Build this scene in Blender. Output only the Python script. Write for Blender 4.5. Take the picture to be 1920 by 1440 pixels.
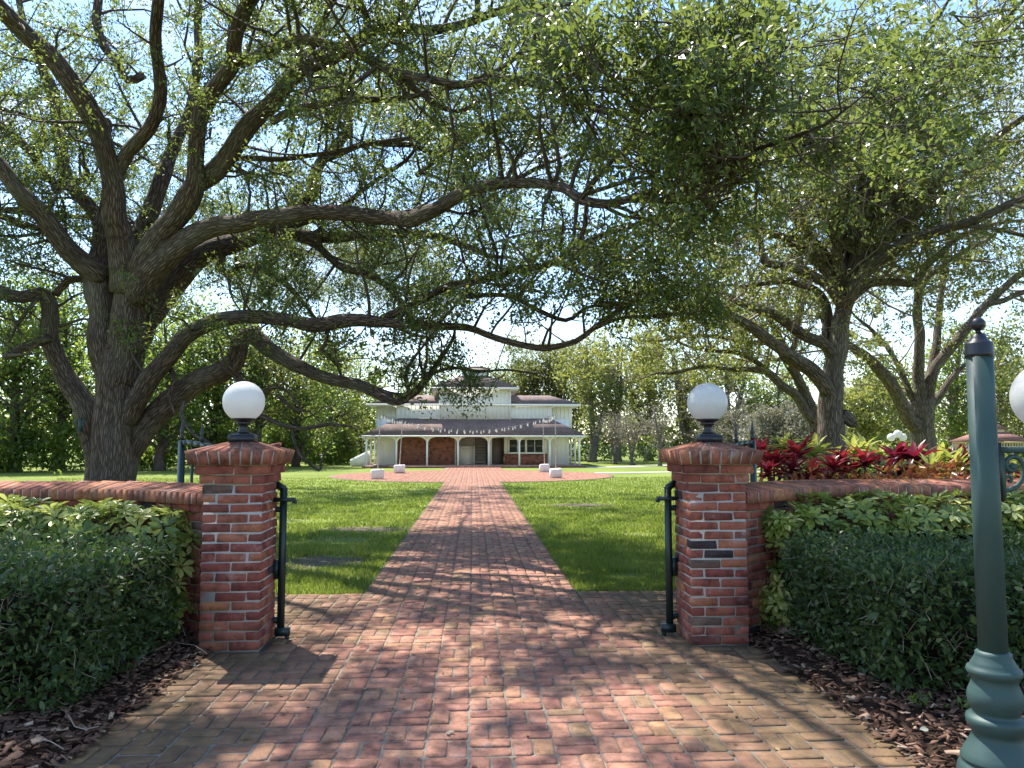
import bpy, math, random
import numpy as np
from mathutils import Vector, Matrix, Euler

for o in list(bpy.data.objects):
    bpy.data.objects.remove(o)
SC = bpy.context.scene
COL = SC.collection
rad = math.radians
RNG = np.random.default_rng(7)
random.seed(7)

# ------------------------------------------------------------------ camera
FPX = 1442.0                       # focal length in photo pixels (1920 wide)
CAM = Vector((0.0, 0.0, 1.5))
cd = bpy.data.cameras.new('camera')
cd.sensor_width = 36.0
cd.lens = 36.0 * FPX / 1920.0
cd.clip_start = 0.05
cd.clip_end = 3000.0
co = bpy.data.objects.new('camera', cd)
COL.objects.link(co)
co.location = CAM
co.rotation_euler = (rad(90 + 4.36), 0, rad(-2.89))
SC.camera = co
CROT = co.rotation_euler.to_matrix()

# ------------------------------------------------------------------ light
SUN_AZ = rad(-36.0)                # left of the walk's direction (+Y)
SUN_EL = rad(60.0)
SUN_DIR = Vector((math.sin(SUN_AZ) * math.cos(SUN_EL), math.cos(SUN_AZ) * math.cos(SUN_EL), math.sin(SUN_EL)))
world = bpy.data.worlds.new('World')
SC.world = world
world.use_nodes = True
wn, wl = world.node_tree.nodes, world.node_tree.links
wn.clear()
w_out = wn.new('ShaderNodeOutputWorld')
w_bg = wn.new('ShaderNodeBackground')
w_bg.inputs['Strength'].default_value = 0.14
w_sky = wn.new('ShaderNodeTexSky')
w_sky.sky_type = 'NISHITA'
w_sky.sun_disc = False
w_sky.sun_elevation = SUN_EL
w_sky.sun_rotation = SUN_AZ
w_sky.air_density = 1.2
w_sky.dust_density = 0.1
w_sky.ozone_density = 4.0
w_tc = wn.new('ShaderNodeTexCoord')
w_map = wn.new('ShaderNodeMapping')
w_map.inputs['Scale'].default_value = (1.6, 1.6, 5.0)
w_noise = wn.new('ShaderNodeTexNoise')
w_noise.inputs['Scale'].default_value = 2.2
w_noise.inputs['Detail'].default_value = 7.0
w_noise.inputs['Roughness'].default_value = 0.6
w_noise.inputs['Distortion'].default_value = 0.5
w_ramp = wn.new('ShaderNodeValToRGB')
w_ramp.color_ramp.elements[0].position = 0.50
w_ramp.color_ramp.elements[0].color = (0, 0, 0, 1)
w_ramp.color_ramp.elements[1].position = 0.74
w_ramp.color_ramp.elements[1].color = (0.85, 0.85, 0.85, 1)
w_mix = wn.new('ShaderNodeMixRGB')
w_mix.inputs['Color2'].default_value = (3.2, 3.4, 3.7, 1)
wl.new(w_tc.outputs['Generated'], w_map.inputs['Vector'])
wl.new(w_map.outputs['Vector'], w_noise.inputs['Vector'])
wl.new(w_noise.outputs['Fac'], w_ramp.inputs['Fac'])
wl.new(w_ramp.outputs['Color'], w_mix.inputs['Fac'])
wl.new(w_sky.outputs['Color'], w_mix.inputs['Color1'])
wl.new(w_mix.outputs['Color'], w_bg.inputs['Color'])
wl.new(w_bg.outputs['Background'], w_out.inputs['Surface'])

sd = bpy.data.lights.new('sun', 'SUN')
sd.energy = 5.0
sd.angle = rad(0.53)
sd.color = (1.0, 0.95, 0.87)
so = bpy.data.objects.new('sun', sd)
COL.objects.link(so)
so.rotation_euler = (-SUN_DIR).to_track_quat('-Z', 'Y').to_euler()
so.location = (-20, 30, 40)

SC.view_settings.view_transform = 'Standard'
SC.view_settings.look = 'None'
SC.view_settings.exposure = 1.3
SC.view_settings.gamma = 1.0
SC.view_settings.use_curve_mapping = False
SC.render.engine = 'CYCLES'
SC.cycles.max_bounces = 7
SC.cycles.diffuse_bounces = 3
SC.cycles.transmission_bounces = 4
SC.cycles.glossy_bounces = 2
SC.cycles.use_denoising = True

# ------------------------------------------------------------------ helpers
def ray(px, py):
    return CROT @ Vector(((px - 960.0) / FPX, (720.0 - py) / FPX, -1.0))

def P(px, py, Y):
    d = ray(px, py)
    return CAM + d * (Y / d.y)

def G(px, py, z=0.0):
    d = ray(px, py)
    return CAM + d * ((z - CAM.z) / d.z)

def mesh_data(name, V, F, mat, smooth=False, fattr=None, vattr=None):
    """V (n,3); F one array or a list of arrays of equal-sided faces; vattr {name: (n,) or (n,3)}"""
    V = np.asarray(V, dtype=np.float32)
    if not isinstance(F, (list, tuple)):
        F = [F]
    F = [np.asarray(f, dtype=np.int32) for f in F if len(f)]
    me = bpy.data.meshes.new(name)
    me.vertices.add(len(V))
    me.vertices.foreach_set('co', V.ravel())
    idx = np.concatenate([f.ravel() for f in F])
    tot = np.concatenate([np.full(len(f), f.shape[1], dtype=np.int32) for f in F])
    start = np.concatenate([[0], np.cumsum(tot)[:-1]]).astype(np.int32)
    me.loops.add(len(idx))
    me.loops.foreach_set('vertex_index', idx)
    me.polygons.add(len(tot))
    me.polygons.foreach_set('loop_start', start)
    try:
        me.polygons.foreach_set('loop_total', tot)
    except Exception:
        pass
    if smooth:
        me.polygons.foreach_set('use_smooth', np.ones(len(tot), dtype=bool))
    me.update(calc_edges=True)
    for k, a in (vattr or {}).items():
        a = np.asarray(a, dtype=np.float32)
        if a.ndim == 1:
            at = me.attributes.new(k, 'FLOAT', 'POINT')
            at.data.foreach_set('value', a)
        else:
            at = me.attributes.new(k, 'FLOAT_VECTOR', 'POINT')
            at.data.foreach_set('vector', a.ravel())
    if mat is not None:
        me.materials.append(mat)
    return me

def link(name, me, parent=None, loc=None, rot=None, scl=None):
    o = bpy.data.objects.new(name, me)
    COL.objects.link(o)
    if parent is not None:
        o.parent = parent
        if parent.parent is None and parent.type == 'EMPTY':
            o.matrix_parent_inverse = Matrix.Translation(-parent.location)
    if loc is not None:
        o.location = loc
    if rot is not None:
        o.rotation_euler = rot
    if scl is not None:
        o.scale = scl
    return o

def obj(name, V, F, mat, parent=None, smooth=False, vattr=None):
    return link(name, mesh_data(name, V, F, mat, smooth, vattr=vattr), parent)

def thing(name, label, cat, loc=(0, 0, 0), group=None):
    o = bpy.data.objects.new(name, None)
    COL.objects.link(o)
    o.location = loc
    o.empty_display_size = 0.2
    o['label'] = label
    o['category'] = cat
    if group:
        o['group'] = group
    return o

def tag(o, label=None, cat=None, group=None, kind=None):
    if label: o['label'] = label
    if cat: o['category'] = cat
    if group: o['group'] = group
    if kind: o['kind'] = kind
    return o

BOXF = np.array([[0, 3, 2, 1], [4, 5, 6, 7], [0, 1, 5, 4], [1, 2, 6, 5], [2, 3, 7, 6], [3, 0, 4, 7]])

class MB:
    """collects simple shapes; build() links them as one mesh object"""
    def __init__(self):
        self.V, self.Q, self.T, self.n = [], [], [], 0
    def add(self, V, Q=None, T=None):
        V = np.asarray(V, dtype=float)
        if Q is not None and len(Q): self.Q.append(np.asarray(Q) + self.n)
        if T is not None and len(T): self.T.append(np.asarray(T) + self.n)
        self.V.append(V)
        self.n += len(V)
        return self
    def box(self, x0, x1, y0, y1, z0, z1):
        return self.add([(x0, y0, z0), (x1, y0, z0), (x1, y1, z0), (x0, y1, z0),
                         (x0, y0, z1), (x1, y0, z1), (x1, y1, z1), (x0, y1, z1)], BOXF)
    def bar(self, a, b, w, h=None, up=(0, 0, 1)):
        a, b = Vector(a), Vector(b)
        h = h or w
        d = (b - a).normalized()
        s = d.cross(Vector(up))
        if s.length < 1e-4: s = d.cross(Vector((1, 0, 0)))
        s.normalize()
        u = s.cross(d)
        s, u = s * w / 2, u * h / 2
        pts = [a - s - u, a + s - u, a + s + u, a - s + u, b - s - u, b + s - u, b + s + u, b - s + u]
        return self.add([tuple(p) for p in pts], BOXF)
    def hexa(self, pts):
        return self.add(pts, BOXF)
    def tube(self, pts, r, n=10):
        V, Q, _ = sweep(np.array([tuple(p) for p in pts], dtype=float), np.broadcast_to(np.asarray(r, dtype=float), (len(pts),)), n)
        return self.add(V, Q)
    def lathe(self, c, prof, n=24):
        """prof: list of (r, z); closed at both ends when r is 0"""
        prof = np.array(prof, dtype=float)
        a = np.linspace(0, 2 * np.pi, n, endpoint=False)
        V = np.stack([c[0] + prof[:, None, 0] * np.cos(a), c[1] + prof[:, None, 0] * np.sin(a),
                      c[2] + np.repeat(prof[:, None, 1], n, 1)], -1).reshape(-1, 3)
        Q = []
        for i in range(len(prof) - 1):
            j = np.arange(n)
            k = (j + 1) % n
            Q.append(np.stack([i * n + j, i * n + k, (i + 1) * n + k, (i + 1) * n + j], 1))
        return self.add(V, np.concatenate(Q))
    def build(self, name, mat, parent=None, smooth=False):
        return obj(name, np.concatenate(self.V), [np.concatenate(f) for f in (self.Q, self.T) if f], mat, parent, smooth)

def norm(a):
    return a / np.maximum(np.linalg.norm(a, axis=-1, keepdims=True), 1e-9)

def sweep(pts, r, n=8, cap=True):
    """tube along pts; returns verts, quads, bark coords"""
    k = len(pts)
    t = norm(np.gradient(pts, axis=0))
    ref = np.array([0.31, 0.17, 0.93]) if abs(t[0, 2]) < 0.8 else np.array([0.93, 0.17, 0.31])
    u = np.zeros_like(pts)
    cur = norm(np.cross(t[0], ref))
    for i in range(k):
        cur = cur - t[i] * np.dot(cur, t[i])
        cur = cur / max(np.linalg.norm(cur), 1e-9)
        u[i] = cur
    v = np.cross(t, u)
    a = np.linspace(0, 2 * np.pi, n, endpoint=False)
    V = pts[:, None] + r[:, None, None] * (u[:, None] * np.cos(a)[None, :, None] + v[:, None] * np.sin(a)[None, :, None])
    L = np.concatenate([[0], np.cumsum(np.linalg.norm(np.diff(pts, axis=0), axis=1))])
    B = np.stack([r[:, None] * np.cos(a), r[:, None] * np.sin(a), np.repeat((L * 0.14)[:, None], n, 1)], -1)
    j = np.arange(n)
    kk = (j + 1) % n
    Q = np.concatenate([np.stack([i * n + j, i * n + kk, (i + 1) * n + kk, (i + 1) * n + j], 1) for i in range(k - 1)])
    return V.reshape(-1, 3), Q, B.reshape(-1, 3)

def sweep_many(pts, r, n=3):
    """pts (N,k,3), r (N,k): many thin tubes at once"""
    N, k = pts.shape[:2]
    t = norm(np.gradient(pts, axis=1))
    ref = np.where(np.abs(t[..., 2:3]) < 0.8, np.array([0.0, 0.0, 1.0]), np.array([1.0, 0.0, 0.0]))
    u = norm(np.cross(t, ref))
    v = np.cross(t, u)
    a = np.linspace(0, 2 * np.pi, n, endpoint=False)
    V = pts[:, :, None] + r[:, :, None, None] * (u[:, :, None] * np.cos(a)[:, None] + v[:, :, None] * np.sin(a)[:, None])
    B = V * np.array([1, 1, 0.5])
    j = np.arange(n)
    kk = (j + 1) % n
    q = np.concatenate([np.stack([i * n + j, i * n + kk, (i + 1) * n + kk, (i + 1) * n + j], 1) for i in range(k - 1)])
    Q = (q[None] + (np.arange(N) * k * n)[:, None, None]).reshape(-1, 4)
    return V.reshape(-1, 3), Q, B.reshape(-1, 3)

def catmull(pts, r, step):
    """smooth polyline resampled at about step metres"""
    pts, r = np.asarray(pts, dtype=float), np.asarray(r, dtype=float)
    p = np.vstack([2 * pts[0] - pts[1], pts, 2 * pts[-1] - pts[-2]])
    rr = np.concatenate([[r[0]], r, [r[-1]]])
    out, ro = [], []
    for i in range(1, len(p) - 2):
        m = max(2, int(np.linalg.norm(p[i + 1] - p[i]) / step))
        t = np.linspace(0, 1, m, endpoint=False)[:, None]
        a, b, c, d = p[i - 1], p[i], p[i + 1], p[i + 2]
        out.append(0.5 * (2 * b + (c - a) * t + (2 * a - 5 * b + 4 * c - d) * t ** 2 + (3 * b - 3 * c + d - a) * t ** 3))
        ro.append(rr[i] + (rr[i + 1] - rr[i]) * t[:, 0])
    out.append(p[-2][None])
    ro.append([rr[-2]])
    return np.vstack(out), np.concatenate(ro)

# ------------------------------------------------------------------ materials
MATS = {}
def new_mat(name):
    m = bpy.data.materials.new(name)
    m.use_nodes = True
    m.node_tree.nodes.clear()
    MATS[name] = m
    return m, m.node_tree.nodes, m.node_tree.links

def ramp(nodes, stops, interp='LINEAR'):
    r = nodes.new('ShaderNodeValToRGB')
    r.color_ramp.interpolation = interp
    while len(r.color_ramp.elements) < len(stops):
        r.color_ramp.elements.new(0.5)
    for e, (p, c) in zip(r.color_ramp.elements, stops):
        e.position = p
        e.color = (*c, 1) if len(c) == 3 else c
    return r

def noise(nodes, links, scale, detail=4, rough=0.55, vec=None, dist=0.0):
    n = nodes.new('ShaderNodeTexNoise')
    n.inputs['Scale'].default_value = scale
    n.inputs['Detail'].default_value = detail
    n.inputs['Roughness'].default_value = rough
    n.inputs['Distortion'].default_value = dist
    if vec is not None: links.new(vec, n.inputs['Vector'])
    return n

def mixc(nodes, links, fac, a, b, mode='MIX'):
    m = nodes.new('ShaderNodeMixRGB')
    m.blend_type = mode
    for s, v in (('Fac', fac), ('Color1', a), ('Color2', b)):
        if hasattr(v, 'is_output'): links.new(v, m.inputs[s])
        elif s == 'Fac': m.inputs[s].default_value = v
        else: m.inputs[s].default_value = (*v, 1)
    return m.outputs['Color']

def finish(nodes, links, color, rough=0.7, bump=None, bump_d=0.01, bump_s=0.6, spec=0.3, metal=0.0):
    out = nodes.new('ShaderNodeOutputMaterial')
    b = nodes.new('ShaderNodeBsdfPrincipled')
    if hasattr(color, 'is_output'): links.new(color, b.inputs['Base Color'])
    else: b.inputs['Base Color'].default_value = (*color, 1)
    if hasattr(rough, 'is_output'): links.new(rough, b.inputs['Roughness'])
    else: b.inputs['Roughness'].default_value = rough
    b.inputs['Specular IOR Level'].default_value = spec
    b.inputs['Metallic'].default_value = metal
    if bump is not None:
        bn = nodes.new('ShaderNodeBump')
        bn.inputs['Strength'].default_value = bump_s
        bn.inputs['Distance'].default_value = bump_d
        links.new(bump, bn.inputs['Height'])
        links.new(bn.outputs['Normal'], b.inputs['Normal'])
    links.new(b.outputs['BSDF'], out.inputs['Surface'])
    return b

def worldpos(nodes):
    return nodes.new('ShaderNodeNewGeometry').outputs['Position']

def painted(name, col, rough=0.5, var=0.12, scale=6.0, spec=0.4, bump_d=0.002, metal=0.0):
    m, n, l = new_mat(name)
    p = worldpos(n)
    a = noise(n, l, scale, 5, 0.6, p)
    b = noise(n, l, scale * 9, 3, 0.6, p)
    c = mixc(n, l, a.outputs['Fac'], tuple(x * (1 - var) for x in col), tuple(min(1, x * (1 + var)) for x in col))
    finish(n, l, c, rough, b.outputs['Fac'], bump_d, 0.35, spec, metal)
    return m

def leaf_mat(name, stops, trans=(0.25, 0.35, 0.05), tfac=0.35, rough=0.45, spec=0.35, back=None):
    m, n, l = new_mat(name)
    at = n.new('ShaderNodeAttribute')
    at.attribute_name = 'rnd'
    r = ramp(n, stops)
    l.new(at.outputs['Fac'], r.inputs['Fac'])
    out = n.new('ShaderNodeOutputMaterial')
    b = n.new('ShaderNodeBsdfPrincipled')
    b.inputs['Roughness'].default_value = rough
    b.inputs['Specular IOR Level'].default_value = spec
    l.new(r.outputs['Color'], b.inputs['Base Color'])
    t = n.new('ShaderNodeBsdfTranslucent')
    tc = mixc(n, l, 0.55, r.outputs['Color'], trans)
    l.new(tc, t.inputs['Color'])
    mx = n.new('ShaderNodeMixShader')
    mx.inputs['Fac'].default_value = tfac
    l.new(b.outputs['BSDF'], mx.inputs[1])
    l.new(t.outputs['BSDF'], mx.inputs[2])
    l.new(mx.outputs['Shader'], out.inputs['Surface'])
    return m

def brick_mat(name, stops, use_attr=False, mossy=False, white=0.45, rough=0.85):
    m, n, l = new_mat(name)
    p = worldpos(n)
    if use_attr:
        at = n.new('ShaderNodeAttribute')
        at.attribute_name = 'rnd'
        f = at.outputs['Fac']
    else:
        f = n.new('ShaderNodeObjectInfo').outputs['Random']
    r = ramp(n, stops, 'CONSTANT')
    l.new(f, r.inputs['Fac'])
    n1 = noise(n, l, 9, 6, 0.65, p)
    n2 = noise(n, l, 60, 4, 0.7, p)
    dark = ramp(n, [(0.32, (0.38, 0.38, 0.38)), (0.52, (0.95, 0.95, 0.95)), (0.7, (1.18, 1.16, 1.12))])
    l.new(n1.outputs['Fac'], dark.inputs['Fac'])
    c = mixc(n, l, 1.0, r.outputs['Color'], dark.outputs['Color'], 'MULTIPLY')
    sp = ramp(n, [(0.30, (0.32, 0.3, 0.3)), (0.45, (1, 1, 1))])
    l.new(n2.outputs['Fac'], sp.inputs['Fac'])
    c = mixc(n, l, 0.75, c, sp.outputs['Color'], 'MULTIPLY')
    n3 = noise(n, l, 5.5, 6, 0.7, p)
    wr = ramp(n, [(0.57, (0, 0, 0)), (0.78, (white,) * 3)])
    l.new(n3.outputs['Fac'], wr.inputs['Fac'])
    c = mixc(n, l, wr.outputs['Color'], c, (0.55, 0.47, 0.43))
    if mossy:
        sx = n.new('ShaderNodeSeparateXYZ')
        l.new(p, sx.inputs['Vector'])
        ab = n.new('ShaderNodeMath'); ab.operation = 'ABSOLUTE'
        l.new(sx.outputs['X'], ab.inputs[0])
        n4 = noise(n, l, 1.6, 5, 0.6, p)
        ad = n.new('ShaderNodeMath'); ad.operation = 'MULTIPLY_ADD'
        l.new(n4.outputs['Fac'], ad.inputs[0])
        ad.inputs[1].default_value = 2.2
        l.new(ab.outputs[0], ad.inputs[2])
        mr = ramp(n, [(0.0, (0, 0, 0)), (0.52, (0.0,) * 3), (0.82, (0.74,) * 3), (1.0, (0.8,) * 3)])
        dv = n.new('ShaderNodeMath'); dv.operation = 'MULTIPLY'
        dv.inputs[1].default_value = 0.3
        l.new(ad.outputs[0], dv.inputs[0])
        l.new(dv.outputs[0], mr.inputs['Fac'])
        n5 = noise(n, l, 14, 5, 0.65, p)
        mc = ramp(n, [(0.3, (0.055, 0.042, 0.024)), (0.7, (0.14, 0.105, 0.045))])
        l.new(n5.outputs['Fac'], mc.inputs['Fac'])
        c = mixc(n, l, mr.outputs['Color'], c, mc.outputs['Color'])
    h = mixc(n, l, 0.5, n2.outputs['Color'], n1.outputs['Color'])
    finish(n, l, c, rough, h, 0.008, 0.7, 0.25)
    return m

WALLSTOPS = [(0.0, (0.27, 0.080, 0.055)), (0.22, (0.315, 0.105, 0.068)), (0.42, (0.235, 0.066, 0.051)), (0.58, (0.34, 0.125, 0.070)),
             (0.70, (0.285, 0.088, 0.062)), (0.84, (0.185, 0.060, 0.048)), (0.91, (0.38, 0.155, 0.075)), (0.96, (0.050, 0.034, 0.038)), (0.98, (0.15, 0.09, 0.07))]
PAVESTOPS = [(0.0, (0.345, 0.165, 0.112)), (0.2, (0.37, 0.183, 0.121)), (0.38, (0.325, 0.146, 0.102)), (0.52, (0.38, 0.196, 0.120)),
             (0.66, (0.31, 0.14, 0.10)), (0.78, (0.35, 0.174, 0.122)), (0.88, (0.385, 0.208, 0.115)), (0.94, (0.28, 0.132, 0.095)), (0.97, (0.285, 0.175, 0.10))]
CAPSTOPS = [(0.0, (0.30, 0.115, 0.075)), (0.3, (0.24, 0.10, 0.07)), (0.55, (0.36, 0.15, 0.08)), (0.75, (0.27, 0.13, 0.085)), (0.9, (0.40, 0.17, 0.085))]
M_BRICK = brick_mat('wall_brick', WALLSTOPS)
M_BRICK_A = brick_mat('wall_brick_joined', WALLSTOPS, True)
M_CAP = brick_mat('cap_brick', CAPSTOPS)
M_PAVE = brick_mat('paving_brick', PAVESTOPS, False, True, 0.4)
M_PAVE_A = brick_mat('paving_brick_joined', PAVESTOPS, True, True, 0.4)
M_PLAZA = brick_mat('plaza_brick_joined', PAVESTOPS, True, False, 0.22)
M_MORTAR = painted('mortar', (0.42, 0.385, 0.35), 0.95, 0.25, 18, 0.1, 0.006)
M_JOINT = painted('paving_joint', (0.21, 0.185, 0.155), 0.95, 0.45, 7, 0.1, 0.006)
M_GREEN = painted('green_paint', (0.032, 0.068, 0.063), 0.55, 0.28, 5, 0.4, 0.0012)
M_DGREEN = painted('dark_green_paint', (0.008, 0.024, 0.023), 0.4, 0.15, 9, 0.5, 0.0008)
M_BLACK = painted('black_metal', (0.012, 0.013, 0.019), 0.42, 0.2, 14, 0.5, 0.001)
M_WHITE = painted('white_paint', (0.82, 0.80, 0.74), 0.6, 0.05, 2.0, 0.3, 0.002)
M_TRIM = painted('trim_paint', (0.86, 0.83, 0.78), 0.55, 0.04, 2.0, 0.3, 0.002)
M_DOOR = painted('brown_door', (0.13, 0.10, 0.09), 0.55, 0.15, 3.0, 0.3)
M_STEP = painted('grey_step', (0.42, 0.40, 0.37), 0.8, 0.15, 4.0, 0.2)
M_CONC = painted('concrete', (0.46, 0.43, 0.38), 0.9, 0.18, 3.0, 0.2, 0.004)
M_BLOCK = painted('white_block', (0.72, 0.64, 0.60), 0.85, 0.10, 6.0, 0.2, 0.006)
M_POLE = painted('galvanised_pole', (0.42, 0.40, 0.37), 0.45, 0.15, 9, 0.5, 0.001, 0.5)
M_WIRE = painted('galvanised_wire', (0.22, 0.23, 0.22), 0.5, 0.15, 9, 0.4, 0.001, 0.4)
M_CABLE = painted('black_cable', (0.04, 0.04, 0.04), 0.6, 0.2, 9)
M_PINK = painted('pale_pink_paint', (0.72, 0.58, 0.50), 0.6, 0.06, 2.0)
M_RUST = painted('bark_chip_pale', (0.30, 0.20, 0.14), 0.9, 0.3, 20)

def globe_mat():
    m, n, l = new_mat('opal_globe')
    out = n.new('ShaderNodeOutputMaterial')
    b = n.new('ShaderNodeBsdfPrincipled')
    p = worldpos(n)
    a = noise(n, l, 7, 5, 0.6, p)
    c = mixc(n, l, a.outputs['Fac'], (0.72, 0.72, 0.72), (0.80, 0.80, 0.80))
    l.new(c, b.inputs['Base Color'])
    b.inputs['Roughness'].default_value = 0.28
    t = n.new('ShaderNodeBsdfTranslucent')
    l.new(c, t.inputs['Color'])
    mx = n.new('ShaderNodeMixShader')
    mx.inputs['Fac'].default_value = 0.45
    l.new(b.outputs['BSDF'], mx.inputs[1])
    l.new(t.outputs['BSDF'], mx.inputs[2])
    l.new(mx.outputs['Shader'], out.inputs['Surface'])
    return m
M_GLOBE = globe_mat()

def bulb_mat():
    m, n, l = new_mat('clear_bulb')
    finish(n, l, (0.80, 0.76, 0.68), 0.15, None, spec=0.6)
    return m
M_BULB = bulb_mat()

def glass_mat():
    m, n, l = new_mat('window_glass')
    p = worldpos(n)
    a = noise(n, l, 1.5, 3, 0.5, p)
    c = mixc(n, l, a.outputs['Fac'], (0.015, 0.017, 0.02), (0.05, 0.055, 0.06))
    finish(n, l, c, 0.06, a.outputs['Fac'], 0.004, 0.2, 0.6)
    return m
M_GLASS = glass_mat()

def bark_mat(name, a, b, c, moss=0.0, scale=13.0):
    m, n, l = new_mat(name)
    at = n.new('ShaderNodeAttribute')
    at.attribute_name = 'bark'
    v = n.new('ShaderNodeTexVoronoi')
    v.feature = 'DISTANCE_TO_EDGE'
    v.inputs['Scale'].default_value = scale * 2.4
    nz = noise(n, l, scale * 1.6, 4, 0.6, at.outputs['Vector'])
    wv = mixc(n, l, 0.012, at.outputs['Vector'], nz.outputs['Color'])
    l.new(wv, v.inputs['Vector'])
    cr = ramp(n, [(0.0, (0, 0, 0)), (0.22, (1, 1, 1))])
    l.new(v.outputs['Distance'], cr.inputs['Fac'])
    n1 = noise(n, l, scale * 0.5, 6, 0.65, at.outputs['Vector'])
    n2 = noise(n, l, 1.1, 4, 0.6, worldpos(n))
    base = ramp(n, [(0.25, a), (0.5, b), (0.75, c)])
    l.new(n1.outputs['Fac'], base.inputs['Fac'])
    col = mixc(n, l, cr.outputs['Color'], mixc(n, l, 1.0, base.outputs['Color'], (0.30, 0.27, 0.26), 'MULTIPLY'), base.outputs['Color'])
    mr = ramp(n, [(0.45, (0, 0, 0)), (0.70, (1, 1, 1))])
    l.new(n2.outputs['Fac'], mr.inputs['Fac'])
    mf = mixc(n, l, 1.0, mr.outputs['Color'], (moss,) * 3, 'MULTIPLY')
    col = mixc(n, l, mf, col, (0.17, 0.17, 0.135))
    h = mixc(n, l, 0.35, cr.outputs['Color'], n1.outputs['Color'])
    finish(n, l, col, 0.92, h, 0.035, 0.9, 0.15)
    return m
M_BARK = bark_mat('oak_bark', (0.085, 0.060, 0.050), (0.145, 0.105, 0.087), (0.215, 0.165, 0.142), 0.42)
M_BARK2 = bark_mat('pale_oak_bark', (0.12, 0.095, 0.07), (0.20, 0.16, 0.125), (0.29, 0.245, 0.20), 0.35)
M_BARK3 = bark_mat('grey_bark', (0.15, 0.135, 0.12), (0.24, 0.22, 0.19), (0.33, 0.30, 0.27), 0.2)
M_TWIG = painted('twig_bark', (0.075, 0.056, 0.046), 0.9, 0.3, 8)
M_TWIG2 = painted('pale_twig_bark', (0.26, 0.21, 0.165), 0.9, 0.3, 8)

M_LEAF = leaf_mat('oak_leaf', [(0.0, (0.036, 0.062, 0.026)), (0.5, (0.060, 0.096, 0.034)), (0.85, (0.09, 0.13, 0.04)), (1.0, (0.16, 0.18, 0.05))],
                  (0.38, 0.46, 0.08), 0.42, 0.38, 0.5)
M_LEAF2 = leaf_mat('olive_oak_leaf', [(0.0, (0.055, 0.07, 0.024)), (0.5, (0.095, 0.115, 0.036)), (0.85, (0.14, 0.155, 0.05)), (1.0, (0.20, 0.19, 0.08))],
                   (0.42, 0.44, 0.10), 0.45, 0.4, 0.4)
M_LEAF3 = leaf_mat('wood_leaf', [(0.0, (0.035, 0.068, 0.020)), (0.5, (0.07, 0.12, 0.030)), (0.85, (0.11, 0.17, 0.04)), (1.0, (0.17, 0.21, 0.055))],
                   (0.44, 0.56, 0.07), 0.52, 0.4, 0.4)
M_LEAF4 = leaf_mat('yellow_green_leaf', [(0.0, (0.085, 0.11, 0.032)), (0.5, (0.14, 0.165, 0.045)), (1.0, (0.23, 0.235, 0.075))], (0.5, 0.52, 0.1), 0.45, 0.45, 0.3)
M_LEAF5 = leaf_mat('grey_leaf', [(0.0, (0.09, 0.095, 0.06)), (0.5, (0.16, 0.155, 0.11)), (1.0, (0.27, 0.25, 0.19))], (0.36, 0.34, 0.2), 0.3, 0.55, 0.3)
M_HEDGE = leaf_mat('hedge_leaf', [(0.0, (0.030, 0.055, 0.020)), (0.5, (0.054, 0.092, 0.029)), (0.86, (0.085, 0.132, 0.038)), (1.0, (0.15, 0.18, 0.06))],
                   (0.16, 0.28, 0.05), 0.25, 0.45, 0.35)
M_SCHEF = leaf_mat('variegated_leaf', [(0.0, (0.06, 0.11, 0.025)), (0.3, (0.14, 0.21, 0.04)), (0.6, (0.34, 0.39, 0.08)), (1.0, (0.62, 0.60, 0.24))],
                   (0.45, 0.52, 0.10), 0.35, 0.3, 0.5)
M_GRASS = leaf_mat('grass_blade', [(0.0, (0.075, 0.11, 0.024)), (0.5, (0.14, 0.185, 0.038)), (0.85, (0.215, 0.25, 0.058)), (1.0, (0.32, 0.29, 0.11))],
                   (0.42, 0.52, 0.06), 0.42, 0.45, 0.3)
M_TI = leaf_mat('crimson_leaf', [(0.0, (0.06, 0.010, 0.018)), (0.55, (0.17, 0.015, 0.026)), (0.85, (0.38, 0.025, 0.035)), (1.0, (0.50, 0.07, 0.06))],
                (0.55, 0.03, 0.05), 0.35, 0.3, 0.5)
M_TID = leaf_mat('maroon_leaf', [(0.0, (0.025, 0.006, 0.012)), (0.7, (0.065, 0.010, 0.022)), (1.0, (0.20, 0.015, 0.03))], (0.35, 0.02, 0.05), 0.28, 0.3, 0.5)
M_GINGER = leaf_mat('ginger_leaf', [(0.0, (0.07, 0.11, 0.025)), (0.5, (0.19, 0.24, 0.05)), (1.0, (0.42, 0.42, 0.11))], (0.5, 0.55, 0.08), 0.4, 0.35, 0.4)
M_CROTON = leaf_mat('croton_leaf', [(0.0, (0.10, 0.018, 0.016)), (0.3, (0.20, 0.035, 0.025)), (0.55, (0.28, 0.075, 0.035)), (0.72, (0.38, 0.25, 0.05)), (0.82, (0.09, 0.14, 0.03)), (1.0, (0.05, 0.09, 0.025))],
                    (0.5, 0.2, 0.06), 0.3, 0.35, 0.45)
M_MULCH = leaf_mat('bark_chip', [(0.0, (0.055, 0.030, 0.020)), (0.5, (0.125, 0.066, 0.043)), (0.85, (0.21, 0.12, 0.078)), (1.0, (0.42, 0.31, 0.22))], (0.1, 0.05, 0.03), 0.02, 0.85, 0.2)
M_FALLEN = leaf_mat('fallen_leaf', [(0.0, (0.30, 0.26, 0.17)), (1.0, (0.42, 0.44, 0.36))], (0.4, 0.4, 0.2), 0.2, 0.5, 0.4)
M_PANSY = leaf_mat('pansy_petal', [(0.0, (0.05, 0.04, 0.35)), (1.0, (0.12, 0.10, 0.55))], (0.1, 0.1, 0.5), 0.3, 0.5, 0.3)

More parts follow.
